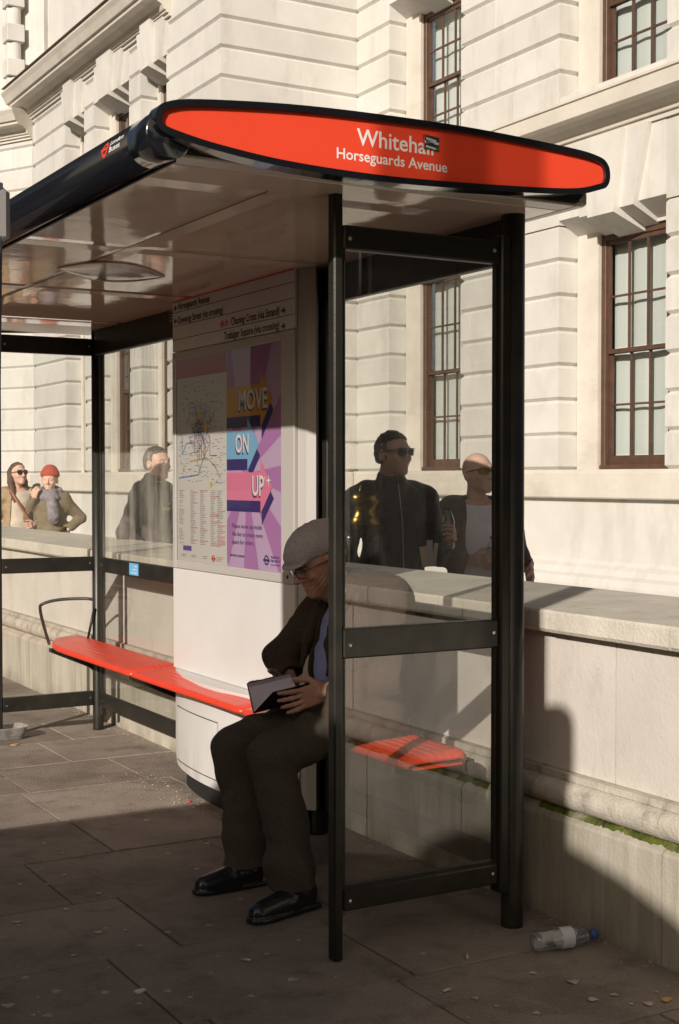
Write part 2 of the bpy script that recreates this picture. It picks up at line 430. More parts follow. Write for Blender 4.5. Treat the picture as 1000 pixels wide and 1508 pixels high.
mk('hat_red', (.56, .105, .065), .95, col2=(.42, .075, .05), nscale=90, bump=1.0, bscale=200, spec=.1, local=True)
mk('scarf', (.30, .275, .30), .95, col2=(.17, .15, .165), nscale=26, bump=1.0, bscale=90, spec=.1, local=True)
mk('bag_black', (.012, .014, .014), .5, bump=.3, bscale=60, local=True)
mk('leather', (.30, .09, .05), .45, bump=.3, bscale=80, local=True)
mk('jeans', (.05, .055, .075), .9, col2=(.035, .04, .055), nscale=50, local=True)
mk('gold', (.62, .42, .12), .25, metal=1.0)
mk('lens_dark', (.012, .010, .009), .08, spec=.7)
mk('lens_amber', (.22, .15, .02), .08, spec=.8, metal=.4)
mk('tortoise', (.08, .04, .02), .25)
mk('lip', (.42, .16, .13), .5, local=True)
mk('paper', (.62, .58, .66), .75)
mk('book_cover', (.014, .014, .02), .5)
mk('cream_paper', (.62, .52, .36), .8)
mk('yellow_tab', (.62, .46, .03), .6)
mk('hivis_grey', (.55, .55, .55), .25, metal=.6)
mk('bus_red', (.55, .03, .025), .25, coat=.5)
mk('bus_glass', (.03, .035, .04), .05, spec=.8)
mk('tyre', (.02, .02, .02), .8)
mk('totem_blue', (.02, .035, .08), .3)
mk('totem_yellow', (.75, .55, .03), .4)
mk('label_white', (.52, .54, .60), .5)
mk('cap_blue', (.05, .10, .33), .4)
mk('label_green', (.35, .45, .38), .5)
mk('lamp_red', (.25, .02, .015), .2); mk('lamp_amber', (.3, .14, .01), .2); mk('lamp_green', (.02, .2, .1), .2)
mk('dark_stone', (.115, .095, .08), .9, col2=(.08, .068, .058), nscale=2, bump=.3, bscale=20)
glass_mat('thin_shade_acrylic', (.60, .58, .55), .10, 6.0, (1, 1, 1), 1.5)  # half-clear plate for the upper shadow board, so its shadow stays mild
# ------------------------------------------------------------------ ground
road = wobj('road', *g_box(-120, -1.36, -120, 160, -.30, -.125), M['asphalt']); tag(road, kind='structure')
kerbs = wobj('kerb', *g_box(-1.36, -1.21, -60, 90, -.30, -.012), M['kerb']); tag(kerbs, kind='structure')
pav = wobj('pavement', *g_box(-1.21, 2.97, -60, 90, -.30, -.022), M['joint']); tag(pav, kind='structure')
fore = wobj('forecourt', *g_box(3.58, 30, -60, 90, -.30, -.004), M['forecourt_paving']); tag(fore, kind='structure')
_slab = {}
def slab(x0, x1, y0, y1):
    g = .0035; k = (round(x1-x0, 3), round(y1-y0, 3))
    if k not in _slab:
        w, d = (x1-x0)/2-g, (y1-y0)/2-g
        _slab[k] = mesh_of(*g_box(-w, w, -d, d, -.05, 0, .002), M['slab'], name='paving_slab')
    obj('paving_slab', _slab[k], pav, ((x0+x1)/2, (y0+y1)/2, random.uniform(-.0035, .001)),
        (random.uniform(-.0022, .0022), random.uniform(-.0015, .0015), 0))
rows = [1.13, 1.715, 2.30, 2.885, 3.47, 4.06, 4.65, 5.235]
while rows[-1] < 17: rows.append(rows[-1]+.59)
first = {3.47: 1.487, 4.06: 1.74, 4.65: 1.58, 2.885: 2.174, 5.235: 1.95}
for i in range(len(rows)-1):
    y0, y1 = rows[i], rows[i+1]
    a = first.get(y0, 1.3+.31*(i % 3)+.05*(i % 2)); L = .61 if i % 2 else .76
    xs = [a]
    while xs[-1] < 2.97-.35: xs.append(xs[-1]+L)
    xs = [x for x in xs if x < 2.97-.2]+[2.965]
    while xs[0] > -1.21+.35: xs.insert(0, xs[0]-L)
    xs = [-1.205]+[x for x in xs if x > -1.205+.2]
    for p, q in zip(xs[:-1], xs[1:]): slab(p, q, y0, y1)

# ------------------------------------------------------------------ parapet wall between pavement and forecourt
wall = thing('parapet_wall', 'long low pale stone parapet wall with rounded moulding and flat coping behind the shelter', 'wall', (3.3, 6, 0))
def run(name, poly, mat, joints, gap=.0025, parent=wall, smooth=False, jit=.002):
    """stones of one course along Y; poly in (z, x)"""
    for a, b in zip(joints[:-1], joints[1:]):
        v, f = g_prism(poly, 1, a+gap, b-gap)
        v[:, 0] += random.uniform(-jit, jit)
        wobj(name, v, f, mat, parent, smooth)
def joints_from(seed, step, lo, hi, jit=.08):
    j = list(seed)
    while j[-1] < hi: j.append(j[-1]+step+random.uniform(-jit, jit))
    while j[0] > lo: j.insert(0, j[0]-step-random.uniform(-jit, jit))
    return j
pl = [(0-.3, 2.95), (.340, 2.95), (.349, 2.956), (.372, 2.99), (.372, 3.58), (-.3, 3.58)]
run('plinth_stone', [(z, x) for z, x in pl][::-1], M['plinth'], joints_from([3.162, 3.747, 4.30], .62, -7, 30))
arc = [(.4225+.0475*math.sin(t), 3.0-.047*math.cos(t)) for t in np.linspace(-math.pi/2, math.pi/2, 13)]
tor = [(.374, 3.5)]+[(.375, 3.0)]+arc+[(.4705, 2.99), (.494, 2.99), (.494, 3.5)]
run('torus_stone', tor[::-1], M['torus_stone'], joints_from([3.187, 3.811], .64, -7, 30))
run('die_stone', [(.4955, 3.02), (.4955, 3.55), (.969, 3.55), (.969, 3.02)], M['parapet'], joints_from([3.458, 4.724], 1.266, -7, 30, .1))
cop = [(.9705, 2.972), (.9705, 3.64), (1.05, 3.655), (1.056, 3.645), (1.046, 2.972), (1.038, 2.964), (.982, 2.964)]
run('coping_stone', cop, M['coping'], joints_from([3.149, 3.734, 4.418, 5.1, 5.75, 6.4, 7.05, 7.7, 8.3, 8.934], .66, -7, 30, .05), jit=.003)
# moss growing on the plinth ledge
mv = []; mf = []
ys = np.arange(2.2, 3.80, .012)
for i, y in enumerate(ys):
    w = .5+.5*math.sin(y*9)+.6*math.sin(y*23+1)+rng.normal()*.25
    h = .001+.0045*max(0, w)
    for t, (x, z) in enumerate([(2.968, .3555), (2.970-.2*h, .3585+.4*h), (2.978, .366+h), (2.988, .3735+h*.8), (2.998, .3735)]):
        mv.append((x+rng.normal()*.0012, y+rng.normal()*.003, z+rng.normal()*.0016))
    if i:
        for t in range(4): mf.append(((i-1)*5+t, i*5+t, i*5+t+1, (i-1)*5+t+1))
tag(wobj('moss', mv, mf, M['moss'], wall, True), kind='stuff')

# ------------------------------------------------------------------ the government building
XB, XP, YR = 9.5, 7.488, 16.154
bld = thing('office_building', 'huge cream Portland stone building with banded masonry and brown sash windows', 'building', (9.5, 12, 0))
_st = {}
def stone(x0, x1, y0, y1, z0, z1, sides='w', c=.036, mat='portland', name='stone', rotz=0.0, pivot=None):
    g = .0025
    key = (round(x1-x0, 3), round(y1-y0, 3), round(z1-z0, 3), sides, c, mat)
    if key not in _st:
        a, b, h = (x1-x0)/2, (y1-y0)/2-g, (z1-z0)
        V = []
        for z, k in ((0, 1), (c, 0), (h-c, 0), (h, 1)):
            w = c*k*('w' in sides); e = c*k*('e' in sides); s = c*k*('s' in sides); n = c*k*('n' in sides)
            V += [(-a+w, -b+s, z), (a-e, -b+s, z), (a-e, b-n, z), (-a+w, b-n, z)]
        F = [(3, 2, 1, 0), (12, 13, 14, 15)]
        for L in range(3):
            for k in range(4): F.append((L*4+k, L*4+(k+1) % 4, L*4+4+(k+1) % 4, L*4+4+k))
        _st[key] = mesh_of(V, F, M[mat], name=name)
    loc = ((x0+x1)/2, (y0+y1)/2, z0)
    if rotz:
        p = Vector(pivot); q = Vector(loc)-p; q.rotate(Matrix.Rotation(rotz, 3, 'Z')); loc = tuple(p+q)
    return obj(name, _st[key], bld, loc, (0, 0, rotz))
def part(name, geo, mat, parent=None, smooth=False): return wobj(name, *geo, M[mat], parent or bld, smooth)
LOW = [1.59+.378*k for k in range(8)]            # 1.59 .. 4.236
UPP = [5.506+.378*k for k in range(8)]           # 5.506 .. 8.152
def window(X, y0, y1, z0, z1, rows=4, cols=3):
    """double-hung sash, outside face at X, looking towards -X"""
    fr = .07; t = .09
    w = part('window', g_join(g_box(X, X+t, y0, y0+fr, z0, z1, .006), g_box(X, X+t, y1-fr, y1, z0, z1, .006),
             g_box(X+.002, X+t-.002, y0+fr, y1-fr, z1-fr, z1, .006), g_box(X-.03, X+t, y0+fr*.2, y1-fr*.2, z0+.0015, z0+.05, .006),
             g_box(X+.012, X+t, y0+fr, y0+fr+.018, z0+.05, z1-fr), g_box(X+.012, X+t, y1-fr-.018, y1-fr, z0+.05, z1-fr)), 'window_brown')
    mid = (z0+z1)/2
    for si, (a, b, xx) in enumerate(((z0+.05, mid+.02, X+.055), (mid-.02, z1-fr, X+.022))):
        i0, i1 = y0+fr+.019, y1-fr-.019; sb = .035; bot = .10 if si == 0 else .045
        part('sash', g_join(g_box(xx, xx+.03, i0, i0+sb, a, b), g_box(xx, xx+.03, i1-sb, i1, a, b),
             g_box(xx+.001, xx+.029, i0+sb, i1-sb, a, a+bot), g_box(xx+.001, xx+.029, i0+sb, i1-sb, b-.045, b)), 'window_brown', w)
        gy0, gy1, gz0, gz1 = i0+sb, i1-sb, a+bot, b-.045
        nr = rows//2
        for k in range(1, cols):
            yy = gy0+(gy1-gy0)*k/cols; part('glazing_bar', g_box(xx+.003, xx+.027, yy-.011, yy+.011, gz0, gz1), 'window_brown', w)
        for r in range(1, nr):
            zz = gz0+(gz1-gz0)*r/nr
            part('glazing_bar', g_box(xx+.005, xx+.025, gy0, gy1, zz-.011, zz+.011), 'window_brown', w)
        for k in range(cols):
            for r in range(nr):
                a0 = gy0+(gy1-gy0)*k/cols+.011; a1 = gy0+(gy1-gy0)*(k+1)/cols-.011
                b0 = gz0+(gz1-gz0)*r/nr+.011; b1 = gz0+(gz1-gz0)*(r+1)/nr-.011
                tl = random.uniform(-.004, .004)
                part('pane', (np.array([(xx+.014+tl, a0, b0), (xx+.014-tl, a1, b0), (xx+.014-tl, a1, b1), (xx+.014+tl, a0, b1)]), [(0, 3, 2, 1)]), 'glass_window', w)
    cu0 = random.choice((0.0, 0.0, .22, .36)); 
    def cur(u, v): u = cu0+(1-cu0)*u if y0 > 10.5 else u; return (X+.17+.007*math.sin(u*19)+.003*math.sin(u*43+v*2), y0+.02+(y1-y0-.04)*u, z0+.02+(z1-z0-.04)*v)
    part('curtain', g_grid(cur, 60, 1), 'curtain', w, True)
    part('interior_wall', g_box(X+.36, X+.38, y0-.25, y1+.25, z0-.1, z1+.1), 'interior', w)
    return w
def flat_arch(X, y0, y1, z0, ztop, key_w=.40, key=True):
    """keystone and voussoirs over an opening"""
    yc = (y0+y1)/2; w = y1-y0
    def vo(b0, b1, t0, t1, zb, zt, x0, x1, nm):
        dz = .16                                             # the soffit slopes up towards the front
        V = [(x0, b0, zb+dz), (x0, b1, zb+dz), (x0, t1, zt), (x0, t0, zt), (x1, b0, zb), (x1, b1, zb), (x1, t1, zt), (x1, t0, zt)]
        part(nm, (np.array(V), [(0, 1, 2, 3), (7, 6, 5, 4), (0, 4, 5, 1), (1, 5, 6, 2), (2, 6, 7, 3), (3, 7, 4, 0)]), 'portland')
    k = key_w/2; kt = k*1.55
    vo(yc-k, yc+k, yc-kt, yc+kt, z0-.06, ztop, X-.13, X+.30, 'keystone')
    k2 = k+.055; kt2 = kt+.06
    for s in (-1, 1):
        a, b = sorted((s*k, s*(k2+.16))); ta, tb = sorted((s*kt, s*(kt2+.26)))
        vo(yc+a+s*.001, yc+b+s*.001, yc+ta+s*.001, yc+tb+s*.001, z0-.015, ztop-.001, X-.06, X+.295, 'voussoir')
        e = w/2; a, b = sorted((s*(k2+.162), s*e)); ta, tb = sorted((s*(kt2+.262), s*max(e, kt2+.30)))
        if e > k2+.2: vo(yc+a, yc+b, yc+ta, yc+tb, z0+.02, ztop-.002, X-.004, X+.29, 'voussoir')
def opening(X, y0, y1, z0, z1, levels, arch_w, ztop, key_w=.40, near=True, rows=4, cols=3):
    xa = X+.257
    for s, (a, b) in enumerate(((y0, y0+(.21 if arch_w > .3 else arch_w)), (y1-arch_w, y1))):
        for k in range(0, len(levels)-1, 2):
            z_a, z_b = max(levels[k], z0), min(levels[min(k+2, len(levels)-1)], z1)
            if z_b-z_a > .05: stone(xa, X+.42, a, b, z_a, z_b, '', .004, 'portland_trim', 'architrave_stone')
    near_w = .21 if arch_w > .3 else arch_w
    window(X+.30, y0+near_w-.01, y1-arch_w+.01, z0, z1, rows, cols)
    part('lintel', g_box(X+.265, X+.60, y0, y1, z1, z1+.25), 'portland_trim')
    flat_arch(X, y0, y1, z1, ztop, key_w)
def pier(X, y0, y1, levels, sides, depth=.30, split=None):
    for i, (a, b) in enumerate(zip(levels[:-1], levels[1:])):
        if split and i % 2 == 0:
            m = y0+(y1-y0)*split
            stone(X, X+depth, y0, m, a, b, sides.replace('n', '')); stone(X, X+depth, m, y1, a, b, sides.replace('s', ''))
        elif split:
            m = y0+(y1-y0)*(1-split*.8)
            stone(X, X+depth, y0, m, a, b, sides.replace('n', '')); stone(X, X+depth, m, y1, a, b, sides.replace('s', ''))
        else: stone(X, X+depth, y0, y1, a, b, sides)
    part('wall_core', g_box(X+.05, X+depth+.3, y0+.05, y1-.05, levels[0]-.01, levels[-1]+.01), 'portland')
# set-back front: openings between piers
bays = [(10.18, 11.83), (13.69, 15.31)]
for y0, y1 in bays:
    opening(XB, y0, y1, 1.59, 4.10, LOW, .35, 5.02)
    opening(XB, y0, y1, 5.60, 7.45, UPP, .35, 8.15)
for lev in (LOW, UPP):
    pier(XB, 11.83, 13.69, lev, 'wsn', split=.45)
    pier(XB, 15.31, YR, lev, 'ws')
    pier(XB, 8.32, 10.18, lev, 'wn', split=.55)
# frieze blocks between the keystones, upper frieze
for a, b in ((8.32, 10.18), (11.83, 13.69), (15.31, YR)):
    stone(XB+.002, XB+.6, a, b, 4.236, 5.04, '', .004, 'portland')
    stone(XB+.002, XB+.6, a, b, 8.152, 9.2, '', .004, 'portland')
for y0, y1 in bays:
    part('frieze_back', g_box(XB+.03, XB+.6, y0+.002, y1-.002, 4.36, 5.04), 'portland')
    part('frieze_back', g_box(XB+.03, XB+.6, y0+.002, y1-.002, 7.71, 9.2), 'portland')
    part('apron_stone', g_box(XB+.004, XB+.6, y0+.002, y1-.002, 5.40, 5.598), 'portland')
# corner of the building towards the side avenue, outside the picture
for lev in (LOW, UPP):
    for a, b in zip(lev[:-1], lev[1:]): stone(XB, XB+3, 6.6, 8.32, a, b, 'ws', name='corner_stone')
    part('wall_core', g_box(XB+.05, XB+6, 6.65, 8.31, lev[0], lev[-1]), 'portland')
part('frieze_back', g_box(XB+.002, XB+6, 6.6, 8.318, 4.24, 5.5), 'portland'); part('frieze_back', g_box(XB+.002, XB+6, 6.6, 8.318, 8.153, 11), 'portland')
part('base_block', g_box(XB+.002, XB+6, 6.6, 8.3, -.1, 1.6), 'portland')
def string(name, poly, y0, y1, mat='portland_trim', step=2.4):
    j = [y0]
    while j[-1] < y1-step*1.3: j.append(j[-1]+step)
    j.append(y1)
    for a, b in zip(j[:-1], j[1:]): wobj(name, *g_prism(poly, 1, a+.001, b-.001), M[mat], bld)
def prof(X, pts): return [(z, X+x) for z, x in pts][::-1]
S1 = [(5.02, .2), (5.02, -.03), (5.07, -.03), (5.075, -.06), (5.12, -.07), (5.18, -.13), (5.215, -.20), (5.222, -.30), (5.38, -.30), (5.385, -.32), (5.41, -.32), (5.44, .2)]
string('string_course', prof(XB, S1), 6.6, YR-.001)
BAND = [(1.285, .3), (1.285, -.075), (1.30, -.09), (1.55, -.09), (1.59, -.05), (1.59, .3)]
string('sill_course', prof(XB, BAND), 6.6, YR-.001)
BASE = [(-.2, .3), (-.2, -.20), (.40, -.20), (.47, -.18), (.50, -.12), (.56, -.09), (.60, -.03), (.64, 0), (1.284, 0), (1.284, .3)]
string('base_course', prof(XB, BASE), 6.6, YR-.001, 'portland')
# projecting pavilion: return wall facing the camera, then the front with a three-part window
for lev in (LOW, UPP, [8.152, 8.53]):
    for i, (a, b) in enumerate(zip(lev[:-1], lev[1:])):
        m = XP+(.75 if i % 2 else 1.2)
        stone(XP, m, YR, YR+.5, a, b, 'ws'); stone(m, XB+.1, YR, YR+.5, a, b, 's')
        stone(XP+.001, XP+.3, YR+.5, 17.946, a, b, 'wn')
    part('wall_core', g_box(XP+.05, XB+.3, YR+.05, 17.89, lev[0], lev[-1]+.01), 'portland')
for a, b in ((4.236, 5.04),):
    stone(XP+.002, XB+.1, YR+.002, YR+.5, a, b, '', .004); stone(XP+.002, XP+.5, YR+.502, 24.07, a, b, '', .004)
wobj('frieze_back', *g_box(XP+.004, XB+.1, YR+.004, YR+.6, 5.03, 5.51), M['portland'], bld)
wobj('frieze_back', *g_box(XP+.004, XP+.6, YR+.55, 24.07, 5.03, 5.6), M['portland'], bld)
wobj('base_block', *g_box(XP, XB, YR, YR+.6, -.2, 1.284), M['portland'], bld)
wobj('sill_course', *g_box(XP-.09, XB-.095, YR-.09, YR+.3, 1.286, 1.585, .012), M['portland_trim'], bld)
wobj('string_course', *g_box(XP-.30, XB-.33, YR-.30, YR+.3, 5.225, 5.42, .012), M['portland_trim'], bld)
for a, b in ((18.906, 19.37), (20.89, 21.354)):
    for lev in (LOW, UPP): pier(XP, a, b, lev, 'wsn')
for lev in (LOW, UPP): pier(XP, 22.31, 24.07, lev, 'wsn')
for a, b, aw in ((17.946, 18.906, .14), (19.37, 20.89, .30), (21.354, 22.31, .14)):
    cols = 3 if aw > .2 else 2
    opening(XP, a, b, 1.59, 4.10, LOW, aw, 5.0, .40 if aw > .2 else .26, cols=cols)
    opening(XP, a, b, 5.60, 7.20, UPP, aw, 7.98, .40 if aw > .2 else .26, cols=cols)
    part('frieze_back', g_box(XP+.03, XP+.6, a+.002, b-.002, 4.36, 5.04), 'portland')
    part('frieze_back', g_box(XP+.03, XP+.6, a+.002, b-.002, 7.46, 8.2), 'portland')
stone(XP+.003, XP+.5, 17.95, 24.07, 7.93, 8.2, '', .004)
string('sill_course', prof(XP, BAND), YR+.31, 24.07)
string('base_course', prof(XP, BASE), YR+.61, 24.07, 'portland')
string('string_course', prof(XP, S1), YR+.31, 24.07)
S2 = [(7.86, .2), (7.86, -.04), (7.90, -.04), (7.905, -.08), (7.935, -.08), (7.94, -.11), (8.0, -.14), (8.05, -.24), (8.06, -.36), (8.11, -.37), (8.115, -.41), (8.22, -.46), (8.28, -.50), (8.31, -.50), (8.33, -.46), (8.37, .2)]
string('cornice', prof(XP, S2), YR+1.6, 24.3)
wobj('cornice_flashing', *g_box(XP-.49, XP+.3, YR+1.6, 24.3, 8.372, 8.384), M['window_brown'], bld)
# storey above the cornice, set back
part('attic_wall', g_box(XP+.35, XB+1, YR+1.6, 25.6, 8.2, 15), 'portland')
for z0, z1 in ((9.02, 9.18), (9.40, 9.78)): part('slot_window', g_box(XP+.335, XP+.40, 24.62, 24.95, z0, z1), 'window_brown')
# canted end beyond the pavilion
CA = R(27.8); PV = (XP, 24.07, 0)
for lev in (LOW, UPP):
    for i, (a, b) in enumerate(zip(lev[:-1], lev[1:])):
        for s, e in ((0, .9), (1.9, 4.0)) if True else ():
            stone(XP, XP+.4, 24.07+s+.001, 24.07+e, a, b, 'wn' if s == 0 else 'ws', rotz=CA, pivot=PV)
def cant(name, geo, mat):
    v, f = geo; v = np.array(v); p = np.array(PV); c, s = math.cos(CA), math.sin(CA); q = v-p
    v = np.stack([q[:, 0]*c-q[:, 1]*s, q[:, 0]*s+q[:, 1]*c, q[:, 2]], 1)+p
    return wobj(name, v, f, M[mat], bld)
for z0, z1 in ((-.2, 1.59), (4.236, 5.5), (8.15, 15)): cant('wall_core', g_box(XP+(.3 if z0 > 8 else .02), XP+.6, 24.07, 28.2, z0, z1), 'portland')
cant('wall_core', g_box(XP+.05, XP+.6, 24.12, 24.93, 1.5, 8.2), 'portland')
cant('window', g_box(XP+.30, XP+.36, 24.9, 26.0, 1.59, 4.2), 'window_brown'); cant('window', g_box(XP+.30, XP+.36, 24.9, 26.0, 5.5, 8.2), 'window_brown')
for poly, nm in ((BAND, 'sill_course'), (S1, 'string_course'), ([(z-.35, x) for z, x in S2], 'cornice')):
    cant(nm, g_prism(prof(XP, poly), 1, 24.07, 28.2), 'portland_trim')
# banded column standing on the cornice at the far corner
px, py = 7.32, 24.62
for k in range(9):
    z = 8.39+k*.62
    part('column_drum', g_lathe([(.13, 0), (.13, .31)], (px, py, z), sides=20), 'portland', smooth=False)
    part('column_block', g_box(px-.16, px+.16, py-.16, py+.16, z+.311, z+.619, .01), 'portland')
# ------------------------------------------------------------------ the bus shelter
sh = thing('bus_shelter', 'black framed glass bus shelter with a red name board and red perch bench', 'bus shelter', (2.4, 5.7, 0))
def sp(name, geo, mat, parent=None, smooth=False): return wobj(name, *geo, M[mat], parent or sh, smooth)
def post(x, y, r, z1=2.39, name='post'):
    return sp(name, g_lathe([(r*1.02, 0), (r, .01), (r, z1)], (x, y, 0), sides=28), 'black_paint', smooth=True)
XK = 2.81; Y0, Y1 = 3.70, 7.83
sp('post', g_box(2.086, 2.118, Y0-.020, Y0+.022, 0, 2.39, .005), 'black_paint')
post(2.778, Y0-.005, .037); sp('post_stile', g_box(2.712, 2.748, Y0-.03, Y0+.03, .12, 2.30, .005), 'black_paint')
sp('post_stile', g_box(2.7485, 2.80, Y0-.025, Y0+.03, 2.0, 2.41, .005), 'black_paint')
pm = post(2.80, 5.085, .040); sp('post_stile', g_box(2.79, 2.835, 4.985, 5.03, .10, 2.30, .005), 'black_paint')
post(2.818, Y1, .032); sp('post_stile', g_box(2.80, 2.83, Y1-.105, Y1-.075, .10, 2.30, .004), 'black_paint')
sp('post', g_box(2.205, 2.238, Y1-.02, Y1+.02, 0, 2.39, .005), 'black_paint')
def screw(x, y, z, ax, parent): sp('screw', g_lathe([(.0065, 0), (.006, .003), (.002, .004)], (x, y, z), ax, 10), 'silver', parent)
def rail_x(y, x0, x1, z0, z1, d=.018):
    r = sp('rail', g_box(x0, x1, y-d, y+d, z0, z1, .005), 'black_paint')
    screw(x0+.022, y-d, z0+(z1-z0)*.45, (0, -1, 0), r); screw(x1-.022, y-d, z0+(z1-z0)*.55, (0, -1, 0), r)
    return r
def rail_y(x, y0, y1, z0, z1, d=.016, name='rail'):
    r = sp(name, g_box(x-d, x+d, y0, y1, z0, z1, .005), 'black_paint')
    screw(x-d, y1-.03, (z0+z1)/2, (-1, 0, 0), r); return r
def pane_x(y, x0, x1, z0, z1, mat): return sp('glass_pane', g_box(x0, x1, y-.004, y+.004, z0, z1), mat) if False else sp('glass_pane', (np.array([(x0, y, z0), (x1, y, z0), (x1, y, z1), (x0, y, z1)]), [(0, 1, 2, 3)]), mat)
def pane_y(x, y0, y1, z0, z1, mat): return sp('glass_pane', (np.array([(x, y0, z0), (x, y1, z0), (x, y1, z1), (x, y0, z1)]), [(0, 3, 2, 1)]), mat)
# near end panel
rail_x(Y0, 2.1205, 2.7115, 2.203, 2.278); rail_x(Y0, 2.1205, 2.7115, .940, 1.034); rail_x(Y0, 2.1205, 2.7115, .152, .220)
pane_x(Y0, 2.121, 2.711, .2205, .9395, 'glass_end'); pane_x(Y0, 2.121, 2.711, 1.0345, 2.2025, 'glass_end')
sp('glazing_bead', g_join(g_box(2.1205, 2.7115, Y0-.012, Y0+.012, .2205, .232), g_box(2.1205, 2.1305, Y0-.01, Y0+.01, .232, .94), g_box(2.7015, 2.7115, Y0-.01, Y0+.01, .232, .94),
   g_box(2.1205, 2.1305, Y0-.01, Y0+.01, 1.034, 2.203), g_box(2.7015, 2.7115, Y0-.01, Y0+.01, 1.034, 2.203)), 'black_paint')
# far end panel
rail_x(Y1, 2.2385, 2.786, 2.222, 2.322); rail_x(Y1, 2.2385, 2.786, .950, 1.035); rail_x(Y1, 2.2385, 2.786, .150, .235)
pane_x(Y1, 2.239, 2.785, .2355, .9495, 'glass_back'); pane_x(Y1, 2.239, 2.785, 1.0355, 2.2215, 'glass_back')
# back: deep header beam, rails and panes
beam = rail_y(XK, 3.742, Y1-.033, 2.222, 2.418, .02, 'header_beam')
for a, b in ((3.742, 4.984), (6.36, Y1-.1055)):
    rail_y(XK, a, b, .950, 1.035); rail_y(XK, a, b, .150, .232)
    mt = 'glass_back' if a < 5 else 'glass_dirty'
    pane_y(XK, a+.001, b-.001, .2325, .9495, 'glass_back'); pane_y(XK, a+.001, b-.001, 1.0355, 2.2215, mt)
st = sp('sticker', g_box(XK-.0182, XK-.0166, 7.11, 7.245, .962, 1.028), 'sticker_blue', None)
for k in range(3): sp('lettering', g_box(XK-.0188, XK-.0184, 7.125, 7.215-.02*k, .972+.018*k, .979+.018*k), 'label_white', st)
sp('notice_print', g_join(*[g_box(XK-.0212, XK-.0204, 6.52, 6.66-.01*(k % 2), 2.31+.016*k, 2.315+.016*k) for k in range(4)]), 'ink_grey')
sp('notice_plate', g_box(XK-.024, XK-.0205, 6.40, 6.47, 2.29, 2.37), 'poster_red')
# roof: black tube along the street side, ceiling panels, shell
TX, TZ, TR = 1.440, 2.418, .062
tube = sp('roof_tube', g_lathe([(TR, 0), (TR, 4.52)], (TX, 3.55, TZ), (0, 1, 0), 32), 'black_gloss', smooth=True)
sp('tube_collar', g_lathe([(TR, 0), (TR+.006, .006), (TR+.006, .135), (TR, .14)], (TX, 3.43, TZ), (0, 1, 0), 32), 'black_gloss', smooth=True)
sp('tube_seam', g_box(TX+.028, TX+.036, 3.47, 8.05, TZ-.0655, TZ-.05), 'black_matte')
OUT = [(1.389, 2.443), (1.394, 2.468), (1.418, 2.491), (1.511, 2.511), (1.79, 2.535), (2.091, 2.545), (2.416, 2.546), (2.769, 2.532), (2.890, 2.518), (2.928, 2.497), (2.938, 2.462), (2.928, 2.430), (2.895, 2.413),
       (2.769, 2.386), (2.416, 2.364), (2.091, 2.353), (1.79, 2.359), (1.579, 2.379), (1.457, 2.40), (1.405, 2.416)]
loop = smooth_loop(OUT, 5)
def inset(lp, d):
    n = len(lp); out = []
    for i in range(n):
        a = np.array(lp[i-1]); b = np.array(lp[(i+1) % n]); t = b-a; t /= np.linalg.norm(t)+1e-9
        nn = np.array([t[1], -t[0]])          # loop runs clockwise (x right, z up): inward normal
        out.append(tuple(np.array(lp[i])+nn*d))
    return out
def ring_y(lo, li, yf, yb):
    n = len(lo); v = [(x, yf, z) for x, z in lo]+[(x, yf, z) for x, z in li]+[(x, yb, z) for x, z in li]+[(x, yb, z) for x, z in lo]
    f = []
    for k in range(n):
        j = (k+1) % n
        f += [(k, j, n+j, n+k), (n+k, n+j, 2*n+j, 2*n+k), (3*n+k, 2*n+k, 2*n+j, 3*n+j), (k, 3*n+k, 3*n+j, j)]
    return np.array(v, float), f
inn = inset(loop, .0185)
frame = sp('name_board', ring_y(loop, inn, 3.402, 3.462), 'black_gloss')
def fill_y(lp, y, yb):
    n = len(lp); return np.array([(x, y, z) for x, z in lp]+[(x, yb, z) for x, z in lp], float), [tuple(range(n)), tuple(range(2*n-1, n-1, -1))]+[(k, n+k, n+(k+1) % n, (k+1) % n) for k in range(n)]
sp('sign_face', fill_y(inset(loop, .0180), 3.414, 3.44), 'sign_red', frame)
text_on('Whitehall', 'y', 2.009, 2.452, .262, .0465, 3.4135, M['white_letter'], frame, bold=.012)
text_on('Horseguards Avenue', 'y', 1.943, 2.4065, .377, .030, 3.4135, M['white_letter'], frame, bold=.012)
stk = sp('sticker', g_prism([(2.4675, 2.236), (2.4645, 2.287), (2.505, 2.289), (2.5085, 2.234)], 1, 3.4105, 3.4128), 'ink_black', frame)
sp('sticker_stripe', g_prism([(2.484, 2.2355), (2.4825, 2.2875), (2.4895, 2.2875), (2.4915, 2.235)], 1, 3.4095, 3.4103), 'label_white', frame)
sp('sticker_stripe', g_prism([(2.4685, 2.2365), (2.466, 2.2865), (2.474, 2.2875), (2.4765, 2.2365)], 1, 3.4095, 3.4103), 'sticker_green', frame)
for zz, m_, w_ in ((2.4945, 'label_white', .036), (2.4850, 'ink_black', .030), (2.4715, 'label_white', .034)):
    sp('sticker_print', g_join(*[g_box(2.2425+w_*k/7, 2.2425+w_*(k+.72)/7, 3.4080, 3.4090, zz-.0008*k, zz+.0055-.0008*k) for k in range(7)]), m_, frame)
sp('sticker_stripe', g_prism([(2.468, 2.2325), (2.505, 2.2345), (2.505, 2.2375), (2.468, 2.2355)][::-1], 1, 3.4080, 3.4088), 'poster_red', frame)
